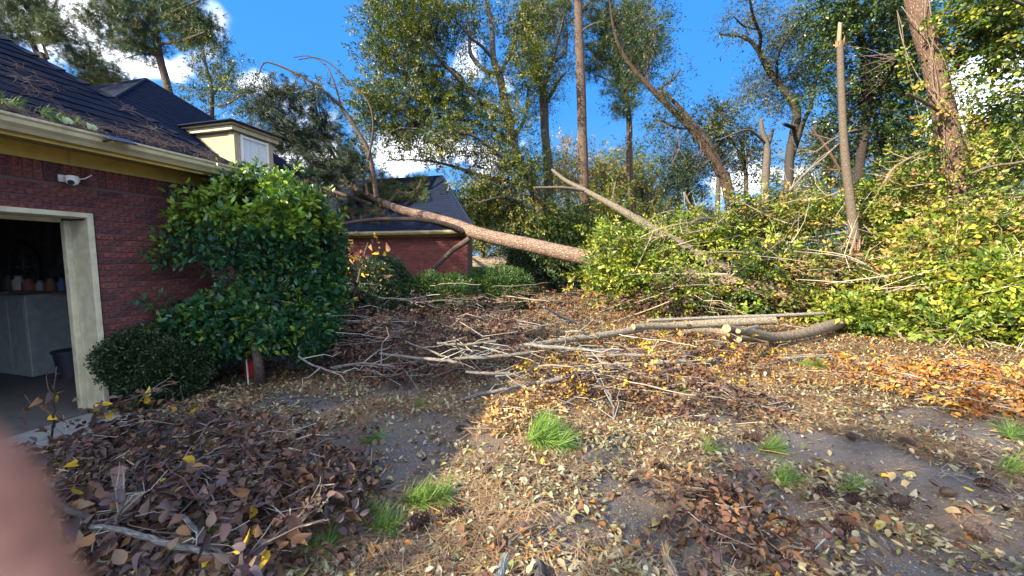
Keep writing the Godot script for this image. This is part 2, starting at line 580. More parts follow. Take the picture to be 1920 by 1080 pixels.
func ground() -> void:
	var nz := FastNoiseLite.new()
	nz.seed = 4; nz.frequency = 0.35; nz.fractal_octaves = 4
	var s := Sh.new()
	var lines := PackedFloat32Array()
	for k in range(-40, 41):
		var t := k / 40.0
		lines.append(signf(t) * (absf(t) * 14.0 + pow(absf(t), 6.0) * 600.0))
	var w := lines.size()
	for a in w:
		for b in w:
			var p := Vector3(lines[a], 0, lines[b] - 6.0)
			var q := nz.get_noise_2d(p.x, p.z)
			var c := Color(0.125, 0.082, 0.05).lerp(Color(0.19, 0.115, 0.055), clampf(0.5 + q * 1.3, 0, 1))
			s.put(p, Vector3.UP, c)
	for a in w - 1:
		for b in w - 1:
			var k := a * w + b
			s.tri(k, k + 1, k + w + 1); s.tri(k, k + w + 1, k + w)
	var grit := noise_tex(0.09, 0.25, 1.0, FastNoiseLite.TYPE_SIMPLEX_SMOOTH, 512, 12)
	var soil := mat(Color.WHITE, 0.95, grit, 1.3, grit, 1.5)
	tag(obj("ground", s, soil), "brown soil and pine straw under the fallen trees", "ground", "", "structure")
	# worn asphalt, its edge lost under leaves
	var d := Sh.new()
	var n := 72
	var mid := Vector3(0.1, 0.004, 0.6)
	var k0 := d.put(mid, Vector3.UP, Color(0.3, 0.28, 0.28))
	for ring in range(1, 31):
		for k in n:
			var an := TAU * k / n
			var ca := cos(an)
			var sa := sin(an)
			var ext := minf(5.3 / maxf(absf(ca), 0.01), 5.6 / maxf(absf(sa), 0.01)) if ca < 0 else minf(6.5 / maxf(absf(ca), 0.01), 5.6 / maxf(absf(sa), 0.01))
			ext += nz.get_noise_2d(ca * 9.0, sa * 9.0) * 0.7 if sa < 0 and ca > -0.6 else 0.0
			var p := mid + Vector3(ca, 0, sa) * ext * ring / 30.0
			var q := nz.get_noise_2d(p.x * 2.1 + 40.0, p.z * 2.1)
			d.put(p, Vector3.UP, Color(0.30, 0.29, 0.295).lerp(Color(0.44, 0.34, 0.255), smoothstep(-0.12, 0.4, q)))
	for ring in 30:
		for k in n:
			if ring == 0: d.tri(k0, k0 + 1 + k, k0 + 1 + (k + 1) % n)
			else:
				var a := k0 + 1 + (ring - 1) * n
				d.tri(a + k, a + (k + 1) % n, a + n + k); d.tri(a + (k + 1) % n, a + n + (k + 1) % n, a + n + k)
	var speck := noise_tex(0.3, 0.15, 1.0, FastNoiseLite.TYPE_SIMPLEX_SMOOTH, 512, 14)
	tag(obj("driveway", d, mat(Color.WHITE, 0.85, speck, 1.6, speck, 0.35)), "grey worn asphalt driveway showing between fallen leaves", "driveway", "", "structure")
	var ap := Sh.new()
	ap.box(Vector3(-5.42, -0.05, -2.74), Vector3(-4.75, 0.022, 3.0))
	tag(obj("garage_apron", ap, M.concrete), "pale concrete strip at the garage threshold", "apron", "", "structure")

# courses of shingles on a four-cornered slope: p0 p1 along the eave, q0 q1 along the top
func slope(house_part: Node, p0: Vector3, p1: Vector3, q0: Vector3, q1: Vector3, expose: float, singly: Callable, stuff := true) -> void:
	var up := (p1 - p0).cross(q0 - p0).normalized()
	if up.y < 0: up = -up
	var n := int(((q0 + q1) / 2 - (p0 + p1) / 2).length() / expose)
	var s := Sh.new()
	for k in n:
		var a := p0.lerp(q0, float(k) / n)
		var b := p1.lerp(q1, float(k) / n)
		var c := p1.lerp(q1, (k + 1.15) / n)
		var d := p0.lerp(q0, (k + 1.15) / n)
		var len := (b - a).length()
		var along := (b - a).normalized()
		if len < 0.05: continue
		var pos := -0.3 + 0.13 * (k % 3)
		while pos < len:
			var w := 0.30
			var x0 := clampf(pos, 0, len)
			var x1 := clampf(pos + w - 0.006, 0, len)
			pos += w
			if x1 - x0 < 0.02: continue
			var fa := x0 / len
			var fb := x1 / len
			var lift := 0.012 + rnd(0.0, 0.005)
			var e0 := a.lerp(b, fa) + up * lift
			var e1 := a.lerp(b, fb) + up * lift
			var t0 := d.lerp(c, fa) + up * 0.002
			var t1 := d.lerp(c, fb) + up * 0.002
			var single: bool = singly.call((e0 + e1) / 2)
			var h := Sh.new() if single else s
			h.quad(e0, e1, t1, t0, up, jig(Color.WHITE, 0.12))
			h.quad(e0 - up * 0.014, e1 - up * 0.014, e1, e0, (a - d).normalized())
			if single: obj("shingle", h, pick(M.shingle), house_part)
	if not s.v.is_empty(): obj("shingle", s, M.shingle[0], house_part, "stuff")

func house() -> void:
	var h := thing("brick_house", "red brick house with steep dark shingle hip roofs, cream gutters and an open garage door", "house", Vector3(WALL, 0, -4.0))
	# walls of the garage, a shell with its door opening on +x
	var wall := Node3D.new(); wall.name = "garage_wall"; h.add_child(wall)
	var s := Sh.new()
	var x0 := -12.2
	var z1 := 5.0
	s.box(Vector3(-5.65, -0.1, -4.0), Vector3(-5.412, 2.66, -2.78))
	s.box(Vector3(-5.65, 2.14, -2.78), Vector3(-5.412, 2.66, 2.2))
	s.box(Vector3(-5.65, -0.1, 2.2), Vector3(-5.412, 2.66, z1))
	obj("mortar", s, M.mortar, wall)
	s = Sh.new()
	s.box(Vector3(x0, -0.1, -4.0), Vector3(-5.652, 2.66, -3.8))
	s.box(Vector3(x0, -0.1, z1), Vector3(-5.412, 2.66, z1 + 0.2))
	s.box(Vector3(x0 - 0.2, -0.1, -4.0), Vector3(x0 - 0.002, 2.66, z1))
	s.box(Vector3(x0, 2.662, -4.0), Vector3(-5.42, 2.72, z1))
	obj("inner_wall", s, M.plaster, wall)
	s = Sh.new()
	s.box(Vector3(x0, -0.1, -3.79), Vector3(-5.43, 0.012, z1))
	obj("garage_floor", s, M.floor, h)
	# bricks laid one by one where the photograph tells them apart
	rng.seed = 11
	var proto := []
	for k in 3:
		var bs := Sh.new()
		bs.obox(Transform3D(), Vector3(0.1, 0.057 - 0.001 * k, 0.197 + 0.003 * k), Color.WHITE, 0.004)
		proto.append(bs.mesh())
	var soldier := Sh.new()
	soldier.obox(Transform3D(), Vector3(0.1, 0.197, 0.057), Color.WHITE, 0.004)
	var sm := soldier.mesh()
	var course := 0
	var y := 0.036
	while y < 2.44:
		var z := -4.0 + (0.0 if course % 2 == 0 else 0.106)
		var last := -2.80 if y < 2.16 else -0.9
		if course % 2 == 1:
			var half := Sh.new(); half.obox(Transform3D(), Vector3(0.1, 0.057, 0.092), Color.WHITE, 0.004)
			piece("brick", half.mesh(), pick(M.brick), wall, Transform3D(Basis(), Vector3(-5.454 + rnd(-0.002, 0.002), y, -3.952)))
		while z < last:
			var len := minf(0.2, last - z)
			var t := Transform3D(Basis(Vector3.UP, rnd(-0.006, 0.006)), Vector3(-5.454 + rnd(-0.003, 0.003), y + rnd(-0.001, 0.001), z + len / 2))
			if len < 0.03: break
			if len < 0.19: t = t.scaled_local(Vector3(1, 1, len / 0.2))
			piece("brick", pick(proto), pick(M.brick), wall, t)
			z += 0.2115
		y += 0.0675
		course += 1
	var zz := -3.97
	while zz < -0.9:
		piece("brick", sm, pick(M.brick), wall, Transform3D(Basis(), Vector3(-5.452 + rnd(-0.003, 0.003), 2.556, zz)))
		zz += 0.0675
	# door casing: outer casing, deep reveal, inner stop
	var df := Node3D.new(); df.name = "garage_door_frame"; h.add_child(df)
	s = Sh.new()
	s.obox(Transform3D(Basis(), Vector3(-5.40, 1.06, -2.755)), Vector3(0.05, 2.12, 0.05), Color.WHITE, 0.004)
	s.obox(Transform3D(Basis(), Vector3(-5.545, 1.05, -2.752)), Vector3(0.235, 2.1, 0.03), Color.WHITE, 0.004)
	s.obox(Transform3D(Basis(), Vector3(-5.70, 1.05, -2.725)), Vector3(0.07, 2.1, 0.075), Color.WHITE, 0.005)
	obj("jamb", s, M.jamb, df)
	s = Sh.new()
	s.obox(Transform3D(Basis(), Vector3(-5.40, 2.145, -0.29)), Vector3(0.05, 0.05, 4.98), Color.WHITE, 0.004)
	s.obox(Transform3D(Basis(), Vector3(-5.545, 2.128, -0.29)), Vector3(0.235, 0.03, 4.9), Color.WHITE, 0.004)
	s.obox(Transform3D(Basis(), Vector3(-5.70, 2.105, -0.27)), Vector3(0.07, 0.06, 4.8), Color.WHITE, 0.005)
	obj("head_casing", s, M.jamb, df)
	# frieze, soffit, gutter
	var fz := -1.62
	for e in [[-4.02, -2.63], [-2.626, 5.2]]:
		s = Sh.new()
		s.box(Vector3(-5.40, 2.645, e[0]), Vector3(-5.37, 2.80, e[1]))
		obj("frieze_board", s, M.yellow, h)
	s = Sh.new()
	s.box(Vector3(-5.369, 2.785, -4.03), Vector3(-4.95, 2.80, 5.2))
	s.box(Vector3(-5.369, 2.785, -4.45), Vector3(-4.95, 2.80, -4.032))
	obj("soffit", s, M.soffit, h)
	gutter(h, Vector3(-4.95, 2.80, -4.08), Vector3(-4.95, 2.80, 5.3), Vector3(1, 0, 0))
	# roofs
	var roof := Node3D.new(); roof.name = "garage_roof"; h.add_child(roof)
	var near := func(p: Vector3) -> bool: return p.z < -1.4 and p.x > -7.6
	var ap := Vector3(-8.4, 5.70, -0.55)
	rng.seed = 12
	slope(roof, Vector3(-4.9, 2.9, -4.05), Vector3(-4.9, 2.9, 6.0), ap, Vector3(-8.4, 5.70, 2.5), 0.145, near)
	slope(roof, Vector3(-11.9, 2.9, -4.05), Vector3(-4.9, 2.9, -4.05), ap, ap + Vector3(0.001, 0, 0), 0.145, func(_p): return false)
	s = Sh.new()
	s.quad(Vector3(-11.9, 2.9, -4.05), Vector3(-11.9, 2.9, 6.0), Vector3(-8.4, 5.7, 2.5), ap, Vector3(-0.62, 0.78, 0))
	s.flat(Vector3(-11.9, 2.9, 6.0), Vector3(-4.9, 2.9, 6.0), Vector3(-8.4, 5.7, 2.5), Vector3.UP)
	s.quad(Vector3(-4.9, 2.89, -4.05), Vector3(-4.9, 2.89, 6.0), Vector3(-8.4, 5.69, 2.5), ap - Vector3(0, 0.01, 0), Vector3(0.62, 0.78, 0))
	s.flat(Vector3(-11.9, 2.89, -4.05), Vector3(-4.9, 2.89, -4.05), ap - Vector3(0, 0.01, 0), Vector3(0, 0.78, -0.62))
	obj("roof_deck", s, M.shingle[2], roof)
	for k in 26:      # caps along the hip
		var a := Vector3(-4.9, 2.92, -4.05).lerp(ap, k / 26.0)
		var b := Vector3(-4.9, 2.92, -4.05).lerp(ap, (k + 1.12) / 26.0)
		var cs := Sh.new()
		var side := Vector3(0.5, 0, 0.5).normalized()
		var lift := Vector3(0, 0.03, 0)
		var d1 := Vector3(0.11, -0.088, 0)
		var d2 := Vector3(0, -0.088, -0.11)
		cs.quad(a + lift, a + lift + Vector3(0.02, -0.03, 0.09), b + lift * 0.3 + Vector3(0.02, -0.03, 0.09), b + lift * 0.3, Vector3(0.6, 0.8, 0.2).normalized(), jig(Color(1.2, 1.2, 1.2), 0.15))
		cs.quad(a + lift, a + lift + Vector3(-0.09, -0.03, -0.02), b + lift * 0.3 + Vector3(-0.09, -0.03, -0.02), b + lift * 0.3, Vector3(-0.2, 0.8, -0.6).normalized(), jig(Color(1.2, 1.2, 1.2), 0.15))
		obj("hip_cap", cs, M.shingle[1], roof)
	# main body behind
	var mainr := Node3D.new(); mainr.name = "main_roof"; h.add_child(mainr)
	var no := func(_p): return false
	var am := Vector3(-12, 6.4, -7.5)
	var hp := Vector3(-9.8, 4.64, -9.7)
	var ep := Vector3(-7.56, 2.85, -8.6)
	slope(mainr, Vector3(-7.56, 2.85, -3.06), ep, am, hp, 0.16, no)
	slope(mainr, Vector3(-22, 2.85, -3.06), Vector3(-7.56, 2.85, -3.06), Vector3(-19, 6.4, -7.5), am, 0.16, no)
	s = Sh.new()
	s.quad(Vector3(-22, 4.63, -9.7), hp - Vector3(0, 0.01, 0), am - Vector3(0, 0.01, 0), Vector3(-19, 6.39, -7.5), Vector3(0, 0.78, -0.62))
	s.quad(Vector3(-22, 4.63, -9.7), hp - Vector3(0, 0.01, 0), ep - Vector3(0, 0.01, 0), Vector3(-22, 2.84, -8.6), Vector3(0, 0.5, -0.8).normalized())
	s.quad(Vector3(-7.56, 2.84, -3.06), ep - Vector3(0, 0.01, 0), hp - Vector3(0, 0.01, 0), am - Vector3(0, 0.01, 0), Vector3(0.62, 0.78, 0))
	s.quad(Vector3(-22, 2.84, -3.06), Vector3(-7.56, 2.84, -3.06), am - Vector3(0, 0.01, 0), Vector3(-19, 6.39, -7.5), Vector3(0, 0.78, 0.62))
	obj("roof_deck", s, M.shingle[2], mainr)
	s = Sh.new()
	s.tube([am + Vector3(0, 0.0, 0), Vector3(-7.56, 2.87, -3.06)], [0.05, 0.05], 5, Color(1.3, 1.3, 1.3))
	s.tube([am, hp], [0.05, 0.05], 5, Color(1.3, 1.3, 1.3))
	s.tube([am, Vector3(-19, 6.4, -7.5)], [0.05, 0.05], 5, Color(1.3, 1.3, 1.3))
	obj("ridge_cap", s, M.shingle[1], mainr, "stuff")
	s = Sh.new()
	s.box(Vector3(-21, -0.1, -8.2), Vector3(-8.0, 2.78, -4.1))
	s.box(Vector3(-20, -0.1, -14.9), Vector3(-12.8, 2.78, -8.21))
	obj("main_wall", s, M.brick[2], h)
	# dormer
	var dm := Node3D.new(); dm.name = "dormer"; h.add_child(dm)
	s = Sh.new()
	s.box(Vector3(-11.4, 3.0, -8.08), Vector3(-8.62, 4.72, -7.06))
	obj("dormer_wall", s, M.stucco, dm)
	for e in [[-7.06, -7.17], [-7.97, -8.08]]:
		s = Sh.new()
		s.box(Vector3(-8.62, 3.2, minf(e[0], e[1]) - 0.012), Vector3(-8.585, 4.66, maxf(e[0], e[1]) + 0.012))
		obj("corner_board", s, M.stucco, dm)
	s = Sh.new()
	s.box(Vector3(-8.745, 3.2, -7.059), Vector3(-8.622, 4.66, -7.045))
	obj("corner_board", s, M.stucco, dm)
	s = Sh.new()
	s.box(Vector3(-11.5, 4.66, -8.20), Vector3(-8.50, 4.76, -6.94))
	s.box(Vector3(-11.5, 4.765, -8.26), Vector3(-8.44, 4.83, -6.88))
	obj("dormer_fascia", s, M.cream, dm)
	s = Sh.new()
	var c0 := Vector3(-8.38, 4.835, -6.82)
	var c1 := Vector3(-8.38, 4.835, -8.32)
	var b0 := Vector3(-11.6, 4.835, -6.82)
	var b1 := Vector3(-11.6, 4.835, -8.32)
	var r0 := Vector3(-8.9, 5.06, -7.57)
	var r1 := Vector3(-11.6, 5.06, -7.57)
	s.quad(c0, b0, r1, r0, Vector3(0, 0.9, 0.3).normalized()); s.quad(c1, b1, r1, r0, Vector3(0, 0.9, -0.3).normalized())
	s.flat(c0, c1, r0, Vector3.UP)
	for e in [[c0, b0], [c0, c1], [c1, b1]]:
		s.tube([e[0] - Vector3(0, 0.012, 0), e[1] - Vector3(0, 0.012, 0)], [0.022, 0.022], 5, Color.WHITE)
	s.box(Vector3(-11.6, 4.831, -8.32), Vector3(-8.38, 4.834, -6.82))
	obj("dormer_roof", s, M.shingle[1], dm)
	var wi := Node3D.new(); wi.name = "window"; dm.add_child(wi)
	s = Sh.new()
	var wz0 := -7.94
	var wz1 := -7.20
	for q in [[3.3, 4.62, wz0, wz0 + 0.05], [3.3, 4.62, wz1 - 0.05, wz1]]:
		s.box(Vector3(-8.60, q[0], q[2]), Vector3(-8.555, q[1], q[3]))
	for q in [[3.3, 3.35], [3.93, 3.98], [4.56, 4.61]]:
		s.box(Vector3(-8.598, q[0], wz0 + 0.051), Vector3(-8.56, q[1], wz1 - 0.051))
	obj("sash", s, M.white_plastic, wi)
	s = Sh.new()
	for q in 2: s.box(Vector3(-8.592, 3.36, wz0 + 0.05 + 0.213 * (q + 1) - 0.008), Vector3(-8.578, 4.55, wz0 + 0.05 + 0.213 * (q + 1) + 0.008))
	obj("muntin", s, M.white_plastic, wi)
	s = Sh.new()
	s.box(Vector3(-8.614, 3.33, wz0 + 0.03), Vector3(-8.602, 4.6, wz1 - 0.03))
	obj("sky_reflection_sheet", s, M.white_plastic, wi)  # white sheet behind the pane, standing in for reflected sky
	s = Sh.new()
	s.quad(Vector3(-8.572, 3.33, wz0 + 0.03), Vector3(-8.572, 3.33, wz1 - 0.03), Vector3(-8.572, 4.6, wz1 - 0.03), Vector3(-8.572, 4.6, wz0 + 0.03), Vector3(1, 0, 0))
	obj("pane", s, M.glass, wi)
	# the far wing
	var wing := Node3D.new(); wing.name = "wing_wall"; h.add_child(wing)
	s = Sh.new()
	s.box(Vector3(-18, -0.1, -15.6), Vector3(-5.91, 2.64, -15.01))
	s.box(Vector3(-18, -0.1, -19.6), Vector3(-8.7, 2.64, -15.602))
	obj("mortar", s, M.mortar, wing)
	rng.seed = 13
	s = Sh.new()
	var by := 0.04
	var bc := 0
	while by < 2.6:
		var bx := -12.6 + (bc % 2) * 0.106
		while bx < -5.95:
			var len := minf(0.2, -5.9 - bx)
			s.obox(Transform3D(Basis(), Vector3(bx + len / 2, by, -15.0)), Vector3(len, 0.057, 0.03), jig(pick([Color(0.95, 0.95, 0.95), Color(1.15, 1.15, 1.15), Color(0.75, 0.75, 0.78)]), 0.12))
			bx += 0.2115
		by += 0.0675
		bc += 1
	obj("brick", s, M.brick[1], wing, "stuff")
	s = Sh.new()
	s.box(Vector3(-18, 2.60, -14.975), Vector3(-5.88, 2.76, -14.94))
	obj("frieze_board", s, M.yellow, h)
	s = Sh.new()
	s.box(Vector3(-18, 2.762, -14.97), Vector3(-5.6, 2.775, -14.65))
	obj("soffit", s, M.soffit, h)
	gutter(h, Vector3(-18, 2.75, -14.66), Vector3(-5.45, 2.75, -14.66), Vector3(0, 0, 1))
	var wr := Node3D.new(); wr.name = "wing_roof"; h.add_child(wr)
	slope(wr, Vector3(-19, 2.85, -14.6), Vector3(-5.4, 2.85, -14.6), Vector3(-16.3, 5.69, -17.3), Vector3(-8.1, 5.69, -17.3), 0.16, no)
	s = Sh.new()
	s.flat(Vector3(-5.4, 2.845, -14.6), Vector3(-8.8, 2.845, -18.4), Vector3(-8.1, 5.685, -17.3), Vector3(1, 0.3, -0.8))
	s.quad(Vector3(-19, 2.85, -20), Vector3(-8.8, 2.85, -18.4), Vector3(-8.1, 5.69, -17.3), Vector3(-16.3, 5.69, -17.3), Vector3(0, 0.7, -0.7))
	s.flat(Vector3(-19, 2.85, -14.6), Vector3(-19, 2.85, -20), Vector3(-16.3, 5.69, -17.3), Vector3.UP)
	s.quad(Vector3(-19, 2.84, -14.6), Vector3(-5.4, 2.84, -14.6), Vector3(-8.1, 5.68, -17.3), Vector3(-16.3, 5.68, -17.3), Vector3(0, 0.7, 0.7))
	obj("roof_deck", s, M.shingle[2], wr)
	s = Sh.new()
	s.tube([Vector3(-8.1, 5.7, -17.3), Vector3(-16.3, 5.7, -17.3)], [0.06, 0.06], 5, Color.WHITE)
	s.tube([Vector3(-8.1, 5.7, -17.3), Vector3(-5.4, 2.87, -14.6)], [0.05, 0.05], 5, Color.WHITE)
	obj("ridge_cap", s, M.shingle[1], wr, "stuff")

func gutter(h: Node, a: Vector3, b: Vector3, out: Vector3) -> void:
	var s := Sh.new()
	var prof := [[0.0, -0.03], [0.05, -0.03], [0.07, 0.0], [0.10, 0.03], [0.105, 0.065], [0.12, 0.08], [0.12, 0.10], [0.108, 0.10], [0.10, 0.07], [0.02, -0.015]]
	for k in prof.size() - 1:
		var p: Array = prof[k]
		var q: Array = prof[k + 1]
		var d := Vector2(q[0] - p[0], q[1] - p[1])
		var nn := (out * d.y - Vector3.UP * d.x).normalized()
		s.quad(a + out * p[0] + Vector3.UP * p[1], b + out * p[0] + Vector3.UP * p[1], b + out * q[0] + Vector3.UP * q[1], a + out * q[0] + Vector3.UP * q[1], nn)
	for e in [a, b]:
		var nn: Vector3 = (e - (b if e == a else a)).normalized()
		s.quad(e + Vector3.UP * -0.03, e + out * 0.06 + Vector3.UP * -0.03, e + out * 0.12 + Vector3.UP * 0.1, e + Vector3.UP * 0.1, nn)
	obj("gutter", s, M.cream, h)
	var f := Sh.new()
	var back := out * -0.02
	f.quad(a + back + Vector3.UP * -0.06, b + back + Vector3.UP * -0.06, b + back + Vector3.UP * 0.1, a + back + Vector3.UP * 0.1, out)
	obj("fascia", f, M.yellow, h)

func garage_inside() -> void:
	var o := thing("tool_cabinet", "tall grey white cabinet against the garage end wall", "cabinet", Vector3(-8.2, 0.012, -3.5))
	var s := Sh.new()
	s.obox(Transform3D(Basis(), Vector3(-8.2, 0.60, -3.5)), Vector3(0.75, 1.16, 0.5), Color.WHITE, 0.01)
	obj("body", s, M.white, o)
	for k in 2:
		s = Sh.new()
		s.obox(Transform3D(Basis(), Vector3(-8.385 + 0.37 * k, 0.62, -3.243)), Vector3(0.355, 1.04, 0.012), Color.WHITE, 0.003)
		obj("door", s, M.white, o)
	o = thing("workbench", "long pale workbench with a flat top inside the garage", "bench", Vector3(-9.4, 0.012, -3.3))
	s = Sh.new(); s.obox(Transform3D(Basis(), Vector3(-9.45, 0.37, -3.35)), Vector3(1.5, 0.7, 0.7), Color.WHITE, 0.008); obj("body", s, M.white, o)
	s = Sh.new(); s.obox(Transform3D(Basis(), Vector3(-9.45, 0.74, -3.35)), Vector3(1.6, 0.035, 0.8), Color(0.7, 0.7, 0.7), 0.006); obj("worktop", s, M.white, o)
	o = thing("storage_box", "small white open box sitting on the garage workbench", "box", Vector3(-9.0, 0.76, -3.2))
	s = Sh.new(); s.obox(Transform3D(Basis(Vector3.UP, 0.2), Vector3(-9.0, 0.86, -3.2)), Vector3(0.42, 0.2, 0.34), Color.WHITE, 0.008); obj("body", s, M.white_plastic, o)
	s = Sh.new(); s.obox(Transform3D(Basis(Vector3.UP, 0.2), Vector3(-9.0, 0.965, -3.2)), Vector3(0.45, 0.02, 0.37), Color(0.8, 0.8, 0.8), 0.004); obj("rim", s, M.white_plastic, o)
	o = thing("bicycle_wheel", "bicycle wheel hanging high on the dark garage end wall", "wheel", Vector3(-8.9, 1.5, -3.72))
	s = Sh.new()
	var p := []
	var r := []
	for k in 33:
		p.append(Vector3(-8.9 + cos(TAU * k / 32) * 0.36, 1.55 + sin(TAU * k / 32) * 0.36, -3.72)); r.append(0.024)
	s.tube(p, r, 7, Color.WHITE, false); obj("tyre", s, M.rubber, o)
	for k in 14:
		s = Sh.new(); s.tube([Vector3(-8.9, 1.55, -3.72), Vector3(-8.9 + cos(TAU * k / 14) * 0.34, 1.55 + sin(TAU * k / 14) * 0.34, -3.72)], [0.003, 0.003], 4, Color.WHITE); obj("spoke", s, M.metal, o)
	s = Sh.new(); s.tube([Vector3(-8.9, 1.55, -3.78), Vector3(-8.9, 1.55, -3.66)], [0.022, 0.022], 8, Color.WHITE); obj("hub", s, M.metal, o)
	o = thing("wall_shelf", "dark wooden shelf with jars on the garage end wall", "shelf", Vector3(-8.4, 1.2, -3.7))
	s = Sh.new(); s.box(Vector3(-9.3, 1.17, -3.79), Vector3(-7.5, 1.2, -3.5), Color(0.18, 0.12, 0.08)); obj("board", s, M.paint, o)
	rng.seed = 3
	for k in 7:
		o = thing("shelf_jar", ["squat dark jar", "tall pale bottle", "red topped tin", "grey paint can", "small brown jar", "blue can", "dusty clear jar"][k] + " standing on the garage wall shelf", "jar", Vector3(-9.1 + k * 0.25, 1.201, -3.64))
		s = Sh.new()
		var q := rnd(0.05, 0.09)
		var hh := rnd(0.12, 0.24)
		var c: Color = [Color(0.05, 0.05, 0.05), Color(0.5, 0.5, 0.45), Color(0.3, 0.1, 0.08), Color(0.3, 0.3, 0.3), Color(0.2, 0.1, 0.05), Color(0.06, 0.1, 0.25), Color(0.4, 0.42, 0.4)][k]
		s.tube([o.position, o.position + Vector3(0, hh * 0.75, 0), o.position + Vector3(0, hh * 0.85, 0), o.position + Vector3(0, hh, 0)], [q, q, q * 0.6, q * 0.6], 12, c); obj("body", s, M.paint, o)
		s = Sh.new(); s.tube([o.position + Vector3(0, hh, 0), o.position + Vector3(0, hh + 0.02, 0)], [q * 0.65, q * 0.65], 12, c * 0.6); obj("lid", s, M.paint, o)
	o = thing("waste_bin", "dark plastic bin standing beside the tall garage cabinet", "bin", Vector3(-7.4, 0.012, -3.45))
	s = Sh.new(); s.tube([o.position, o.position + Vector3(0, 0.36, 0)], [0.13, 0.17], 14, Color(0.02, 0.025, 0.04)); obj("body", s, M.paint, o)
	s = Sh.new(); s.tube([o.position + Vector3(0, 0.35, 0), o.position + Vector3(0, 0.385, 0)], [0.185, 0.185], 14, Color(0.03, 0.035, 0.05)); obj("rim", s, M.paint, o)
	o = thing("garden_hose", "pale hose looped beside the box on the workbench", "hose", Vector3(-8.72, 0.76, -3.15))
	s = Sh.new()
	limb(s, [Vector4(-8.72, 0.77, -3.1, 0.014), Vector4(-8.64, 0.9, -3.14, 0.014), Vector4(-8.7, 1.06, -3.2, 0.014), Vector4(-8.78, 1.15, -3.3, 0.014), Vector4(-8.8, 1.17, -3.5, 0.014)], 7, Color(0.5, 0.52, 0.5)); obj("tube", s, M.paint, o)

func wall_fittings() -> void:
	var p := Vector3(WALL, 2.49, -2.60)
	var o := thing("security_camera", "white security camera with an antenna on the brick wall above the garage door", "camera", p)
	var s := Sh.new(); s.obox(Transform3D(Basis(), p + Vector3(0.012, 0.01, 0.02)), Vector3(0.024, 0.07, 0.07), Color.WHITE, 0.006); s.tube([p + Vector3(0.02, 0.015, 0.01), p + Vector3(0.06, 0.012, 0.0)], [0.016, 0.016], 8, Color.WHITE); obj("mount", s, M.white_plastic, o)
	s = Sh.new()
	var c := p + Vector3(0.085, 0.0, -0.01)
	s.tube([c + Vector3(0, 0.042, 0), c + Vector3(0, 0.036, 0), c + Vector3(0, 0.015, 0), c + Vector3(0, -0.015, 0), c + Vector3(0, -0.04, 0), c + Vector3(0, -0.056, 0)], [0.022, 0.045, 0.055, 0.052, 0.04, 0.012], 16, Color.WHITE); obj("housing", s, M.white_plastic, o)
	s = Sh.new(); s.tube([c + Vector3(0.01, -0.02, 0.012), c + Vector3(0.042, -0.036, 0.03)], [0.03, 0.024], 12, Color.WHITE); obj("lens", s, M.black, o)
	s = Sh.new(); s.tube([c + Vector3(0, 0.015, -0.05), c + Vector3(0.0, 0.03, -0.10), c + Vector3(0.01, 0.075, -0.15)], [0.007, 0.006, 0.005], 6, Color.WHITE); obj("antenna", s, M.white_plastic, o)
	p = Vector3(-4.83, 2.87, -2.72)
	o = thing("solar_panel", "small dark solar panel clipped to the cream gutter", "solar panel", p)
	s = Sh.new(); s.obox(Transform3D(Basis(Vector3(0, 0, 1), -0.45) * Basis(Vector3.UP, 0.2), p + Vector3(0.07, 0.0, 0)), Vector3(0.12, 0.012, 0.22), Color.WHITE, 0.003); obj("panel", s, M.panel, o)
	s = Sh.new(); s.tube([p + Vector3(-0.02, -0.03, 0.09), p + Vector3(0.05, 0.0, 0.05)], [0.012, 0.012], 6, Color.WHITE); obj("bracket", s, M.black, o)
	# torn scraps of gutter mesh
	for k in 2:
		var q := Vector3(-4.80, 2.93, -2.36 - 0.17 * k)
		o = thing("mesh_scrap", ["pale green torn mesh scrap, the one nearer the camera on the gutter", "pale green torn mesh scrap beside the solar panel"][k], "mesh scrap", q)
		s = Sh.new()
		for i in 4: s.leaf(q + Vector3(rnd(-0.02, 0.02), -0.02, -0.015 * i + 0.03), Vector3(0.25, 1, rnd(-0.2, 0.2)), Vector3(1, 0.2, 0.1), 0.06, 0.035, 0.5, 0.5, jig(Color(0.34, 0.46, 0.30), 0.3), true)
		obj("sheet", s, M.dry, o, "stuff")

# ================================================================ trees
const OAKP := [Color(0.16, 0.175, 0.026), Color(0.205, 0.20, 0.034), Color(0.085, 0.115, 0.022), Color(0.24, 0.21, 0.045), Color(0.125, 0.155, 0.028)]
const DARKP := [Color(0.022, 0.05, 0.014), Color(0.03, 0.065, 0.018), Color(0.045, 0.075, 0.018), Color(0.06, 0.085, 0.02)]
const VINEP := [Color(0.27, 0.30, 0.035), Color(0.17, 0.25, 0.025), Color(0.34, 0.32, 0.045), Color(0.10, 0.17, 0.02), Color(0.21, 0.27, 0.035), Color(0.06, 0.11, 0.02)]
const WARMP := [Color(0.30, 0.26, 0.055), Color(0.36, 0.27, 0.07), Color(0.21, 0.21, 0.04), Color(0.30, 0.19, 0.07), Color(0.09, 0.11, 0.025)]
const GREYP := [Color(0.085, 0.10, 0.04), Color(0.06, 0.08, 0.03), Color(0.11, 0.115, 0.05)]
const PINEP := [Color(0.045, 0.085, 0.022), Color(0.065, 0.105, 0.028), Color(0.035, 0.065, 0.02), Color(0.09, 0.12, 0.03)]
const DEADP := [Color(0.095, 0.055, 0.05), Color(0.125, 0.068, 0.052), Color(0.15, 0.085, 0.055), Color(0.08, 0.06, 0.066), Color(0.15, 0.105, 0.085), Color(0.20, 0.11, 0.06)]
const OAKBARK := Color(0.13, 0.115, 0.10)
const PINEBARK := Color(0.33, 0.22, 0.17)

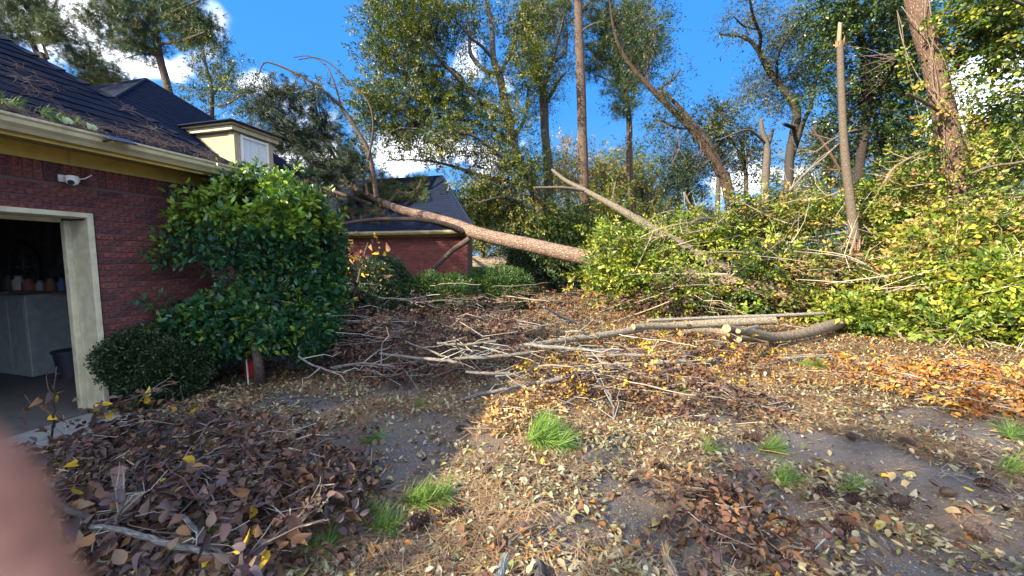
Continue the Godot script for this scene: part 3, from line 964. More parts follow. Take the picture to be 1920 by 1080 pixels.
func far_leaves() -> Array:
	return [spray("far1", 16, 0.13, 0.055, 0.5, 0.1, false, 101), spray("far2", 13, 0.14, 0.06, 0.42, 0.3, false, 102)]

func thin_leaves() -> Array:
	return [spray("thin1", 9, 0.11, 0.045, 0.5, 0.2, false, 103), spray("thin2", 8, 0.10, 0.04, 0.6, 0.4, false, 104)]

func near_leaves() -> Array:
	return [spray("near1", 9, 0.105, 0.07, 0.4, 0.3, true, 105), spray("near2", 8, 0.11, 0.075, 0.35, 0.15, true, 106)]

func pine_far() -> Array:
	return [tuft("pfar1", 34, 0.34, 0.011, 107, 0.85, 0.12), tuft("pfar2", 30, 0.30, 0.011, 108, 0.7, 0.2)]

func standing_trees() -> void:
	tree("oak_tree", "large olive leaved oak rising behind the right end of the far roof", "tree", "", 19.0,
		[[[1020, 500, 13], [1012, 400, 11], [1000, 350, 10], [983, 320, 9], [967, 283, 8], [950, 207, 8], [937, 143, 7], [925, 110, 6], [922, 50, 4], [905, -20, 3]],
		[[950, 213, 5], [913, 197, 4], [880, 170, 4], [827, 113, 3], [795, 75, 2]], [[938, 138, 5], [913, 135, 4], [883, 103, 4], [880, 60, 3], [870, 10, 2]], [[926, 112, 4], [905, 88, 3], [880, 68, 2], [850, 30, 2]],
		[[967, 283, 5], [940, 253, 4], [895, 232, 3], [853, 223, 3], [790, 214, 2]], [[985, 318, 5], [940, 294, 4], [893, 257, 3], [847, 247, 2], [750, 240, 2]], [[1000, 350, 5], [950, 340, 4], [902, 330, 4], [853, 313, 3], [800, 301, 2], [740, 300, 1.5]],
		[[937, 143, 4], [960, 90, 3], [975, 40, 2]], [[880, 170, 3], [850, 130, 2.5], [790, 120, 2], [720, 110, 1.5]], [[853, 223, 2.5], [800, 170, 2], [730, 180, 1.5]], [[1010, 400, 5], [950, 370, 3], [900, 380, 2]], [[960, 260, 4], [985, 220, 3], [990, 160, 2]]],
		M.smooth_bark, OAKBARK,
		[[765, 55, 80, 70], [850, 35, 75, 60], [735, 120, 70, 48], [800, 140, 60, 50], [720, 190, 60, 50], [790, 200, 60, 45], [850, 200, 60, 48], [700, 235, 45, 38], [765, 255, 65, 40], [840, 265, 65, 42], [940, 240, 55, 45], [985, 130, 40, 55], [980, 50, 48, 50], [915, 300, 55, 40], [970, 320, 55, 45], [900, 370, 60, 45], [960, 400, 70, 50], [1020, 400, 50, 45], [905, 180, 40, 40], [690, 290, 40, 25], [740, 20, 60, 40]],
		{"ms": far_leaves(), "mat": M.leaf, "pal": OAKP + [DARKP[2], DARKP[3], Color(0.05, 0.07, 0.018)], "clumps": 470, "per": 19, "rad": 0.38, "smin": 0.75, "smax": 1.25, "shell": 0.5, "dz": 0.0})
	tree("slender_oak", "slim dark trunked tree just right of the large oak, its top ragged", "tree", "", 21.5,
		[[[1030, 480, 10], [1028, 330, 9], [1022, 250, 8], [1019, 180, 8], [1013, 150, 6], [1004, 100, 5], [990, 50, 3], [975, -10, 2]], [[1018, 165, 5], [1033, 120, 4], [1045, 80, 3], [1058, 30, 2]], [[1013, 150, 4], [1000, 125, 3], [985, 90, 2]], [[1036, 115, 3], [1060, 100, 2], [1063, 60, 2]], [[1021, 200, 4], [1048, 150, 3], [1062, 135, 1.5]]],
		M.smooth_bark, OAKBARK, [[1010, 30, 50, 40], [1045, 60, 36, 45], [1000, 90, 40, 40], [1055, 120, 22, 36], [1030, 10, 50, 30], [1022, 165, 30, 30], [1045, 340, 40, 50], [1010, 200, 20, 40]],
		{"ms": thin_leaves(), "mat": M.leaf, "pal": OAKP, "clumps": 210, "per": 15, "rad": 0.4, "shell": 0.5})
	tree("tall_pine", "tall bare pine trunk rising straight out of the picture's top", "tree", "", 19.5,
		[[[1096, 470, 10], [1096, 380, 9.5], [1092, 250, 9], [1089, 150, 9], [1085, 40, 8], [1083, -60, 7.5]], [[1086, 35, 3], [1098, 12, 2.5], [1112, 0, 2]], [[1090, 60, 2], [1105, 48, 1.5], [1120, 42, 1]]],
		M.bark, PINEBARK, [[1115, 42, 18, 12], [1100, -10, 40, 20], [1065, 5, 25, 14]], {"ms": pine_far(), "mat": M.needle, "pal": PINEP, "clumps": 14, "per": 8, "rad": 0.25, "level": false})
	tree("dark_crowned_pine", "slim pine with a dark tangled crown beside the leaning split tree", "tree", "", 22.0,
		[[[1186, 470, 6], [1184, 380, 6], [1180, 300, 6], [1180, 233, 5.5], [1173, 173, 5], [1162, 133, 4.5], [1153, 67, 4], [1142, 0, 3], [1138, -40, 2]], [[1160, 130, 3], [1130, 110, 2.5], [1105, 90, 2]], [[1155, 80, 3], [1185, 50, 2], [1205, 20, 1.5]], [[1152, 60, 2.5], [1125, 30, 2], [1110, 10, 1]], [[1168, 150, 2.5], [1195, 110, 2], [1225, 80, 1.5]], [[1175, 180, 2], [1140, 150, 1.5], [1112, 140, 1]]],
		M.bark, PINEBARK * 0.85, [[1150, 50, 45, 48], [1190, 40, 38, 45], [1128, 105, 36, 36], [1165, 150, 36, 40], [1215, 75, 28, 30], [1120, 20, 36, 25], [1180, 110, 40, 36], [1170, 200, 26, 22]],
		{"ms": thin_leaves() + pine_far(), "mat": M.leaf, "pal": DARKP + [Color(0.09, 0.11, 0.03)], "clumps": 190, "per": 12, "rad": 0.4, "shell": 0.5})
	tree("leaning_split_tree", "split trunk leaning left over the debris, broken near its foot", "tree", "", 16.0,
		[[[1362, 345, 11], [1352, 325, 10], [1330, 288, 8.5], [1295, 240, 7], [1255, 200, 6], [1215, 160, 5], [1182, 122, 4], [1160, 85, 3], [1148, 40, 2], [1142, -10, 1]], [[1350, 310, 6], [1330, 270, 6], [1300, 232, 5], [1268, 195, 4], [1235, 165, 3]], [[1252, 196, 3], [1240, 165, 3], [1262, 150, 2], [1276, 130, 1.5]], [[1300, 240, 3], [1270, 240, 2], [1240, 225, 2]], [[1215, 160, 3], [1215, 110, 2], [1225, 60, 1.5]]],
		M.bark, Color(0.22, 0.135, 0.10), [[1232, 232, 28, 28], [1262, 262, 28, 26], [1290, 290, 26, 26], [1262, 140, 14, 14], [1200, 130, 30, 26], [1230, 85, 26, 30], [1278, 320, 30, 26], [1190, 95, 30, 24], [1165, 60, 30, 26], [1215, 45, 24, 22], [1245, 180, 22, 18]],
		{"ms": thin_leaves(), "mat": M.leaf, "pal": DARKP, "clumps": 120, "per": 10, "rad": 0.32, "lean": 1.2, "flare": 1.1})
	tree("forked_tree", "dark crooked forked tree with thin grey green sprays against open sky", "tree", "", 15.0,
		[[[1478, 420, 10], [1480, 300, 9], [1488, 253, 9], [1493, 205, 9], [1467, 165, 7], [1440, 130, 6], [1423, 97, 5], [1408, 78, 4], [1390, 68, 3.5], [1370, 67, 2.5], [1348, 63, 1.5]], [[1423, 97, 4], [1426, 67, 3.5], [1413, 33, 3], [1404, -10, 2]], [[1486, 290, 6], [1506, 230, 5], [1520, 200, 4], [1530, 150, 3], [1560, 60, 2]], [[1455, 150, 3], [1460, 100, 2.5], [1490, 50, 2]], [[1422, 55, 2], [1396, 50, 2], [1375, 30, 1]], [[1490, 240, 4], [1474, 234, 4], [1468, 232, 3]]],
		M.smooth_bark, Color(0.075, 0.065, 0.06), [[1388, 45, 26, 22], [1435, 22, 24, 20], [1460, 90, 36, 32], [1430, 150, 26, 26], [1490, 140, 36, 34], [1500, 50, 36, 34], [1480, 180, 40, 20], [1470, 215, 18, 14], [1530, 110, 34, 40], [1415, 175, 20, 22]],
		{"ms": thin_leaves(), "mat": M.leaf, "pal": GREYP, "clumps": 170, "per": 11, "rad": 0.26, "shell": 0.5, "smin": 0.7, "smax": 1.15})
	tree("broken_stub", "short grey forked stub of a snapped tree in front of the sky", "tree stump", "", 14.5,
		[[[1434, 420, 8], [1435, 333, 8], [1438, 290, 7.5], [1437, 268, 6], [1430, 248, 5], [1427, 228, 4], [1432, 224, 2]], [[1438, 280, 5], [1443, 262, 5], [1449, 243, 3.5]], [[1437, 270, 2.5], [1410, 246, 2.5], [1388, 246, 2], [1350, 262, 1.5]]],
		M.smooth_bark, Color(0.19, 0.155, 0.13), [], {"dz": 0.0})
	# the snapped pole in front
	var o := tree("snapped_trunk", "tall snapped bare trunk with an orange splintered top and scraped foot", "tree", "", 11.0,
		[[[1605, 560, 12], [1604, 475, 12], [1600, 427, 11], [1592, 360, 9.5], [1585, 300, 9], [1580, 230, 8], [1576, 133, 7], [1575, 78, 6.5]]], M.smooth_bark, Color(0.20, 0.16, 0.12), [], {"flare": 1.05, "sides": 12})
	var s := Sh.new()
	var tp := at(1575, 80, 11.0)
	for k in 5:
		var d := Vector3(-0.02 + rnd(-0.035, 0.035), 0, rnd(-0.035, 0.035))
		s.tube([tp + d - Vector3(0, 0.1, 0), tp + d + Vector3(0, rnd(0.42, 0.60), 0)], [0.036, 0.026], 5, pick([Color(0.44, 0.38, 0.26), Color(0.36, 0.30, 0.20)]), true)
	for k in 14:
		var an := rnd(0, TAU)
		var d := Vector3(cos(an), 0, sin(an)) * rnd(0.05, 0.085)
		s.tube([tp + d - Vector3(0, 0.12, 0), tp + d * 1.1 + Vector3(rnd(-0.02, 0.02), rnd(0.0, 0.2), 0)], [0.022, 0.005], 4, pick([Color(0.55, 0.26, 0.06), Color(0.48, 0.17, 0.04), Color(0.55, 0.36, 0.14)]), false)
	obj("splinter", s, M.cut, o, "stuff")
	s = Sh.new()
	var lo := at(1606, 478, 10.86)
	for k in 16:
		var d := Vector3(rnd(-0.12, 0.12), rnd(-0.1, 0.4), 0.0)
		s.tube([lo + d, lo + d + Vector3(rnd(-0.02, 0.02), rnd(0.1, 0.25), rnd(-0.01, 0.02))], [0.03, 0.008], 5, pick([Color(0.40, 0.22, 0.13), Color(0.46, 0.32, 0.21), Color(0.34, 0.17, 0.10), Color(0.30, 0.22, 0.15)]), true)
	obj("scraped_wood", s, M.cut, o, "stuff")
	tree("ivy_tree", "dark leaning tree smothered in deep green ivy behind the snapped trunk", "tree", "", 13.5,
		[[[1605, 420, 12], [1613, 300, 10], [1623, 233, 9], [1624, 133, 9], [1613, 67, 7], [1600, -20, 5]], [[1623, 200, 5], [1660, 150, 4], [1690, 100, 3]], [[1622, 120, 4], [1590, 70, 3], [1560, 30, 2]], [[1616, 290, 5], [1650, 270, 4], [1690, 262, 3]], [[1620, 90, 4], [1650, 40, 3], [1670, 0, 2]]],
		M.bark, Color(0.11, 0.08, 0.075), [[1640, 55, 70, 50], [1555, 25, 50, 28], [1650, 140, 55, 50], [1665, 215, 50, 48], [1625, 180, 40, 60], [1690, 120, 36, 50], [1600, 20, 60, 30], [1630, 260, 45, 40], [1690, 280, 45, 40], [1560, 85, 30, 30], [1545, 170, 26, 40], [1570, 230, 24, 30], [1690, 30, 40, 40], [1720, 190, 34, 60], [1735, 270, 40, 40], [1700, 70, 36, 50]],
		{"ms": far_leaves() + near_leaves(), "mat": M.gloss, "pal": DARKP + [Color(0.07, 0.11, 0.02)], "clumps": 310, "per": 12, "rad": 0.3, "smin": 0.6, "smax": 1.1, "shell": 0.5})
	o = tree("vine_clad_trunk", "thick reddish trunk wound with ivy at the right, widest trunk in view", "tree", "", 9.6,
		[[[1832, 560, 34], [1815, 430, 32], [1800, 345, 30], [1785, 290, 28], [1768, 200, 25], [1748, 110, 24], [1730, 50, 23], [1712, -20, 22], [1690, -120, 20]], [[1778, 140, 7], [1815, 105, 6], [1850, 75, 5], [1890, 40, 4]], [[1745, 60, 6], [1770, 20, 5], [1800, -20, 4]], [[1772, 215, 5], [1730, 190, 4], [1700, 175, 3]]],
		M.bark, Color(0.5, 0.32, 0.23), [], {"sides": 16})
	var pts := []
	rng.seed = 61
	for k in 480:
		var t := rng.randf()
		var yy := lerpf(20, 430, pow(t, 0.45))
		var cx := lerpf(1726, 1812, (yy - 20) / 410.0)
		var an := rnd(-0.3, 3.4)
		var base := at(cx, yy, 9.6)
		pts.append(base + (cam_basis.x * cos(an) + cam_basis.z * sin(an)) * (0.34 + rnd(0.02, 0.16)))
	var xs := []
	var cs := []
	var hub := at(1770, 220, 9.6)
	for p in pts:
		xs.append(facing((p - Vector3(hub.x, p.y, hub.z)) * Vector3(1, 0, 1) + Vector3(0, -0.3, 0) + rdir() * 0.3, rnd(0, TAU), rnd(0.5, 0.9), p)); cs.append(jig(pick(WARMP + VINEP + [Color(0.05, 0.09, 0.02)]), 0.2))
	scatter("ivy", near_leaves()[0], M.leaf, o, xs, cs)
	var vs := Sh.new()
	for k in 5:
		var pp := []
		for j in 14:
			var yy := 440.0 - j * 33.0
			var b := at(lerpf(1715, 1812, yy / 440.0), yy, 9.6)
			var an := 0.4 + k * 0.55 + j * 0.09
			an += 0.5 * sin(j * 0.7 + k * 2.1) + rnd(-0.12, 0.12)
			pp.append(Vector4(b.x, b.y, b.z, rnd(0.006, 0.013)) + Vector4(cos(an) * 0.36, 0, sin(an) * 0.36, 0))
		limb(vs, pp, 5, Color(0.17, 0.13, 0.10), 2)
	obj("vine", vs, M.twig, o, "stuff")
	tree("overhanging_tree", "leafy boughs hanging in from the right above the thicket", "tree", "", 9.0,
		[[[2080, 700, 20], [2060, 300, 18], [2040, 50, 14], [2000, -150, 8]], [[2050, 200, 8], [1960, 120, 6], [1880, 60, 4], [1830, 30, 2]], [[2050, 250, 7], [1980, 200, 5], [1900, 180, 3], [1850, 200, 2]], [[2045, 100, 7], [1960, 30, 5], [1850, -20, 3]]],
		M.smooth_bark, OAKBARK, [[1860, 40, 60, 48], [1905, 85, 40, 36], [1840, 5, 36, 24], [1900, 20, 50, 40], [1890, 215, 40, 30], [1905, 160, 26, 30]],
		{"ms": near_leaves(), "mat": M.leaf, "pal": VINEP + DARKP, "clumps": 110, "per": 10, "rad": 0.22, "smin": 0.7, "smax": 1.1, "shell": 0.6})
	# pines beyond the house
	tree("loblolly_pine", "tall pine with a dark crown standing over the house's pointed roof", "tree", "pines beyond the house", 24.0,
		[[[330, 250, 9], [315, 167, 8.5], [300, 110, 8], [293, 67, 7.5], [290, 33, 7], [280, -20, 6], [270, -90, 4]], [[294, 75, 4], [240, 50, 3], [190, 20, 2]], [[297, 95, 4], [250, 80, 3], [205, 75, 2]], [[291, 40, 4], [330, 20, 3], [375, 0, 2]], [[296, 82, 4], [335, 78, 3], [385, 60, 2]], [[290, 30, 3], [250, 10, 2], [230, -20, 1.5]], [[300, 108, 3], [270, 100, 2], [235, 110, 1.5]]],
		M.bark, PINEBARK * 0.8, [[225, 25, 56, 34], [330, 25, 50, 30], [375, 35, 30, 30], [250, 82, 44, 26], [200, 62, 36, 26], [385, 72, 26, 22], [290, -10, 80, 30], [340, 70, 34, 22], [270, 50, 40, 24], [180, 20, 30, 22]],
		{"ms": pine_far(), "mat": M.needle, "pal": PINEP, "clumps": 150, "per": 13, "rad": 0.45, "smin": 0.9, "smax": 1.4, "level": false, "shell": 0.5})
	tree("loblolly_pine", "leaning pair of pine stems above the garage roof edge at far left", "tree", "pines beyond the house", 25.0,
		[[[90, 150, 7], [68, 97, 6.5], [50, 57, 6], [20, 0, 5], [0, -60, 4]], [[90, 110, 4], [80, 70, 3.5], [95, 30, 2.5], [110, -10, 2]], [[50, 57, 3], [20, 60, 2.5], [-20, 50, 2]], [[60, 75, 3], [100, 80, 2], [130, 60, 1.5]]],
		M.bark, PINEBARK * 0.8, [[40, 20, 56, 32], [105, 50, 36, 30], [20, 65, 36, 24], [80, 10, 50, 28], [-20, 30, 40, 30], [120, 85, 26, 18], [60, 55, 30, 20]],
		{"ms": pine_far(), "mat": M.needle, "pal": PINEP, "clumps": 110, "per": 12, "rad": 0.45, "smin": 0.9, "smax": 1.3, "level": false, "shell": 0.5})
	tree("loblolly_pine", "small sunlit yellow green pine between the two taller pines", "tree", "pines beyond the house", 28.0,
		[[[180, 230, 5], [178, 170, 4.5], [172, 120, 4], [168, 90, 2]], [[176, 150, 2], [145, 130, 1.5]], [[176, 150, 2], [215, 140, 1.5]]],
		M.bark, PINEBARK, [[158, 120, 36, 22], [205, 140, 34, 22], [175, 95, 26, 16], [150, 150, 30, 18], [215, 165, 34, 18]],
		{"ms": pine_far(), "mat": M.needle, "pal": [Color(0.12, 0.14, 0.03), Color(0.09, 0.12, 0.03)], "clumps": 70, "per": 12, "rad": 0.45, "level": false, "shell": 0.5})
	tree("airy_oak", "airy fine leaved tree behind the house, right of the tall dark pine", "tree", "", 23.0,
		[[[398, 260, 5], [397, 210, 5], [397, 167, 4.5], [390, 140, 4], [383, 110, 3], [380, 80, 2]], [[397, 180, 3], [420, 150, 2.5], [440, 120, 2]], [[396, 200, 2.5], [425, 195, 2], [450, 180, 1.5]], [[392, 145, 2.5], [365, 130, 2], [350, 120, 1]]],
		M.smooth_bark, OAKBARK, [[395, 95, 40, 30], [432, 130, 30, 30], [380, 145, 36, 26], [430, 180, 36, 26], [370, 180, 30, 24], [455, 165, 20, 30], [470, 205, 30, 30]],
		{"ms": thin_leaves() + far_leaves(), "mat": M.leaf, "pal": OAKP + DARKP, "clumps": 90, "per": 10, "rad": 0.45, "shell": 0.5})
	# unseen oaks beyond the frame on the left, placed to shade the far wing and drive
	var sp := [Vector3(-20.8, 0, -2.0), Vector3(-14.5, 0, 15.0), Vector3(-9.5, 0, 18.0)]
	for k in sp.size():
		var f: Vector3 = sp[k]
		var hgt := [14.5, 16.5, 15.0][k] as float
		var r := thing("shade_tree", ["tall oak behind the middle of the house", "broad oak beyond the garage's far corner", "oak by the street side of the garage"][k], "tree", f, "unseen oaks placed for shade")
		var ts := Sh.new()
		var ps := [limb(ts, [Vector4(f.x, -0.1, f.z, 0.3), Vector4(f.x + 0.2, hgt * 0.4, f.z, 0.24), Vector4(f.x - 0.2, hgt * 0.7, f.z + 0.3, 0.15), Vector4(f.x, hgt, f.z, 0.05)], 8, OAKBARK)]
		obj("trunk", ts, M.smooth_bark, r)
		var bs := []
		for j in 8: bs.append([f + Vector3(rnd(-2.3, 2.3), hgt * rnd(0.56, 1.0), rnd(-2.3, 2.3)), Vector3(1.5, 1.1, 1.5), 1.0])
		var tw := Sh.new()
		crown(r, "crown", far_leaves(), M.leaf, bs, [210, 60, 50][k], 11, 0.45, OAKP, 0.9, 1.4, ps, tw, OAKBARK, {"shell": 0.5, "reach": 6.0})
		obj("twig", tw, M.twig, r, "stuff")

func woods() -> void:
	# trees one can tell apart beyond the yard
	var list := [
		[900, 400, 50, 62, 27.0, OAKP, "dense olive tree standing right behind the far wing's corner", 60],
		[1062, 330, 40, 60, 29.0, WARMP, "warm toned tree between the big oak and the tall pine trunk", 50],
		[1135, 335, 50, 48, 31.0, WARMP, "sunlit yellow green tree just right of the tall bare pine", 70],
		[1205, 345, 46, 42, 33.0, OAKP, "rounded green tree behind the slim dark crowned pine", 60],
		[1185, 310, 40, 34, 36.0, PINEP, "small bright pine top showing behind the slim pine's trunk", 36],
		[1290, 330, 40, 56, 27.0, GREYP, "thin grey green tree under the leaning split trunk", 42],
		[1345, 235, 30, 46, 24.0, GREYP, "sparse feathery tree against the sky beside the grey stub", 30],
		[1395, 290, 34, 50, 24.0, GREYP, "half bare pale twigged tree behind the grey stub", 30],
		[1215, 440, 56, 50, 23.0, OAKP, "dark low tree in shadow under the fallen pale trunk", 56],
		[1010, 470, 44, 56, 20.0, DARKP, "dark evergreen beside the shed behind the round hedge", 80],
		[1060, 455, 46, 60, 19.0, DARKP, "dark evergreen directly behind the fallen pine's trunk", 70],
		[1130, 410, 40, 50, 20.0, OAKP, "leafy tree behind where the fallen trunk enters the thicket", 50],
		[1880, 285, 60, 50, 17.0, VINEP, "bright green tree beyond the ivy wound trunk at right", 70],
		[1550, 290, 40, 60, 21.0, GREYP, "thin leaved tree behind the snapped trunk's middle", 40],
		[1760, 330, 60, 50, 16.0, DARKP, "dark bushy tree behind the foot of the ivy wound trunk", 60],
		[620, 330, 60, 50, 30.0, DARKP, "dark evergreen mass rising behind the far wing's roof", 60],
	]
	for q in list:
		var y0: float = q[1] + q[3] * 1.2
		tree("wood_tree", q[6], "tree", "trees beyond the yard", q[4], [[[q[0] + 4, y0, 4.5], [q[0], q[1] + q[3] * 0.4, 4], [q[0] - 3, q[1] - q[3] * 0.3, 3], [q[0] + 2, q[1] - q[3] * 0.9, 1.5]], [[q[0], q[1] + q[3] * 0.3, 2.5], [q[0] + q[2] * 0.6, q[1] - q[3] * 0.3, 1]], [[q[0], q[1] + q[3] * 0.1, 2.5], [q[0] - q[2] * 0.6, q[1] - q[3] * 0.4, 1]]],
			M.smooth_bark, OAKBARK, [[q[0], q[1], q[2], q[3]], [q[0] + q[2] * 0.4, q[1] + q[3] * 0.4, q[2] * 0.6, q[3] * 0.5], [q[0] - q[2] * 0.4, q[1] + q[3] * 0.2, q[2] * 0.6, q[3] * 0.6], [q[0], q[1] - q[3] * 0.5, q[2] * 0.5, q[3] * 0.5]],
			{"ms": thin_leaves() + far_leaves(), "mat": M.leaf, "pal": q[5], "clumps": q[7], "per": 16, "rad": 0.5, "shell": 0.5, "smin": 1.0, "smax": 1.7})
	# bare trunks in the gap
	for q in [[1270, 400, 3.0, 300, 30.0, "thin dark trunk left of the leaning split tree's foot"], [1212, 420, 4.0, 340, 27.0, "dark leaning trunk in the gap under the slim pine"], [905, 470, 4.0, 430, 32.0, "far trunk showing between the wing wall and the shed"], [1640, 330, 4.0, 190, 18.0, "thin reddish trunk just right of the snapped trunk"]]:
		tree("bare_trunk", q[5], "tree", "bare trunks in the woods", q[4], [[[q[0], q[1], q[2]], [q[0] + 2, (q[1] + q[3]) / 2.0, q[2] * 0.9], [q[0] - 2, q[3], q[2] * 0.6]]], M.smooth_bark, OAKBARK * 0.8, [], {})
	# the far woods that close the view
	rng.seed = 77
	var xs := []
	var cs := []
	var ms := far_leaves()
	for k in 15000:
		var a := rnd(-1.5, 1.3)
		var dd := rnd(36.0, 62.0)
		var top := 3.5 + 4.0 * absf(sin(a * 9.0 + 1.0)) + 2.5 * absf(sin(a * 23.0))
		var p := Vector3(sin(a) * dd, pow(rng.randf(), 0.8) * top, -cos(a) * dd)
		xs.append(facing(rdir(), rnd(0, TAU), rnd(1.8, 3.4), p)); cs.append(jig(pick(OAKP + DARKP), 0.25))
	scatter("distant_woods", ms[0], M.leaf, self, xs, cs)
	tag(get_child(get_child_count() - 1), "far off mass of woods closing the view below the sky", "woods")
	# the low shed
	var sp := at(905, 500, 26.0)
	var o := thing("shed", "low shed with a leaf strewn pale metal roof beyond the hedge", "shed", Vector3(sp.x, 0, sp.z))
	var s := Sh.new()
	var b := Basis(Vector3.UP, 0.25)
	var base := Vector3(sp.x, 0, sp.z)
	s.obox(Transform3D(b, base + Vector3(0, 0.55, 0)), Vector3(2.2, 1.1, 2.4), Color(0.5, 0.16, 0.06)); obj("wall", s, M.paint, o)
	s = Sh.new(); s.obox(Transform3D(b * Basis(Vector3.RIGHT, 0.22), base + Vector3(0.1, 1.42, 0)), Vector3(3.1, 0.06, 3.3)); obj("roof", s, M.rust, o)
	s = Sh.new()
	for e in [-1.2, 0.0, 1.2]: s.obox(Transform3D(b, base + b * Vector3(e, 0.6, 1.45)), Vector3(0.09, 1.2, 0.09), Color(0.4, 0.35, 0.3))
	obj("post", s, M.paint, o)
	s = Sh.new(); s.obox(Transform3D(b, base + b * Vector3(0.4, 0.45, 1.215)), Vector3(0.7, 0.9, 0.03), Color(0.45, 0.42, 0.38)); obj("door", s, M.paint, o)

func fallen_trees() -> void:
	# the pine across the wing's roof
	var foot := gp(1560, 590)
	var o := thing("fallen_pine", "long fallen pine lying across the far roof, its trunk bridging from the thicket", "fallen tree", foot)
	var pr := []
	for q in [[1560, 575, 21, 9.6], [1450, 548, 20, 10.2], [1300, 520, 17.5, 11.2], [1105, 484, 15, 12.4], [1000, 461, 13.5, 13.4], [930, 446, 12.5, 14.2], [885, 434, 12, 14.7]]:
		var p := at(q[0], q[1], q[3]); pr.append(Vector4(p.x, p.y, p.z, q[2] * slim(q[0]) * q[3] / FOC))
	for q in [[850, 420, 0.42, 10], [805, 407, 0.26, 9.5], [760, 396, 0.2, 8.5], [722, 382, 0.2, 7.5], [690, 366, 0.2, 6.5], [655, 345, 0.2, 5.5], [622, 322, 0.25, 4.5], [595, 304, 0.3, 3]]:
		var p := on_wing(q[0], q[1], q[2]); pr.append(Vector4(p.x, p.y, p.z, q[3] * 16.0 / FOC))
	var s := Sh.new()
	var tp := limb(s, pr, 14, PINEBARK * 1.95, 4, 0.05)
	obj("trunk", s, M.bark, o)
	var paths := [tp]
	var offw := func(a: Array, off: float, grow := 0.0) -> Array:
		var out := []
		for k in a.size():
			var p := on_wing(a[k][0], a[k][1], off + grow * k)
			out.append(Vector4(p.x, p.y, p.z, a[k][2] * 16.5 / FOC))
		return out
	var lims := [
		path([[868, 434, 6], [848, 425, 5.5], [820, 417, 5], [780, 412, 4.6], [720, 411, 4.2], [675, 415, 3.8], [640, 421, 3.4], [600, 428, 2.5]], 14.7, -1.2),
		path([[880, 448, 6], [866, 458, 5.5], [848, 470, 5], [820, 497, 4.5], [793, 523, 3.5], [775, 540, 2]], 14.3, 0.0),
		offw.call([[725, 384, 4], [738, 370, 4], [748, 362, 3.5], [770, 363, 3.5], [785, 352, 3], [790, 338, 2.5]], 0.2),
		offw.call([[697, 384, 4], [665, 372, 4], [630, 360, 3.5], [567, 335, 3], [510, 311, 2]], 0.25, 0.05),
		path([[706, 370, 5], [702, 340, 5], [695, 300, 4.5], [688, 275, 4], [667, 240, 4], [640, 200, 3.5], [600, 165, 3], [560, 140, 2.5], [520, 122, 2], [495, 118, 1.5], [486, 140, 1]], 16.6, -0.6),
		path([[690, 366, 3], [680, 330, 2.5], [640, 295, 2.5], [615, 260, 2.2], [600, 210, 2]], 16.6, 0.5),
		path([[655, 345, 4], [640, 318, 3.5], [620, 280, 3], [600, 240, 2.5], [590, 190, 2], [570, 150, 1.5]], 17.2, -0.6),
		path([[622, 318, 3], [590, 270, 2.5], [545, 230, 2], [510, 190, 1.5], [498, 150, 1]], 17.4, -0.8),
		path([[690, 300, 2.5], [700, 240, 2.2], [690, 190, 2], [650, 150, 1.8], [620, 120, 1.4], [590, 108, 1], [560, 112, 1]], 16.4, -0.3),
		path([[640, 200, 2], [625, 150, 1.6], [610, 122, 1.2], [580, 105, 1], [550, 108, 0.8]], 16.2, 0.3),
	]
	for l in lims:
		var ls := Sh.new()
		paths.append(limb(ls, l, 7, PINEBARK * 0.85, 3, 0.06))
		obj("limb", ls, M.bark, o)
	var tw := Sh.new()
	var bs := []
	for q in [[497, 175, 24, 36, 16.0], [520, 225, 36, 40, 16.2], [560, 270, 46, 36, 16.6], [585, 180, 26, 30, 16.3], [545, 180, 24, 36, 16.4], [600, 240, 34, 40, 16.8], [640, 290, 36, 34, 16.8], [520, 290, 34, 28, 16.4], [560, 320, 50, 20, 16.6], [610, 320, 40, 22, 17.0], [655, 330, 30, 18, 16.8]]:
		bs.append(bl(q[0], q[1], q[2], q[3], q[4]))
	crown(o, "needles", [tuft("droop1", 30, 0.36, 0.010, 109, 0.45, 0.5), tuft("droop2", 30, 0.32, 0.010, 110, 0.6, 0.45)], M.needle, bs, 115, 11, 0.3, [Color(0.03, 0.055, 0.022), Color(0.022, 0.042, 0.02), Color(0.045, 0.065, 0.025)], 0.8, 1.3, paths, tw, PINEBARK * 0.6, {"level": false, "lift": -0.9, "shell": 0.6})
	obj("twig", tw, M.twig, o, "stuff")
	var gx := []
	var gc := []
	for k in 130:
		var p := on_wing(rnd(690, 800), rnd(330, 375), rnd(0.03, 0.3))
		gx.append(facing(rdir() + Vector3(0, 0.3, 0), 0, rnd(0.8, 1.2), p)); gc.append(jig(pick(PINEP + [Color(0.14, 0.09, 0.04)]), 0.2))
	for k in 210:      # the broken crown draped over the left of the roof
		var v := Vector2(rnd(560, 735), rnd(318, 418))
		if v.y > 330 + (v.x - 560) * 0.55 + rnd(0, 60): continue
		var p := on_wing(v.x, v.y, rnd(0.05, 0.5))
		gx.append(facing(rdir() + Vector3(0, -0.3, 0.2), 0, rnd(0.8, 1.2), p)); gc.append(jig(pick([Color(0.03, 0.055, 0.022), Color(0.045, 0.07, 0.025), Color(0.09, 0.06, 0.035)]), 0.2))
	scatter("needles", pine_far()[0], M.needle, o, gx, gc)
	# a second, paler trunk lying behind
	foot = gp(1400, 600)
	o = thing("fallen_pale_trunk", "pale grey fallen trunk sloping down rightwards behind the thicket", "fallen tree", foot)
	s = Sh.new()
	pr = []
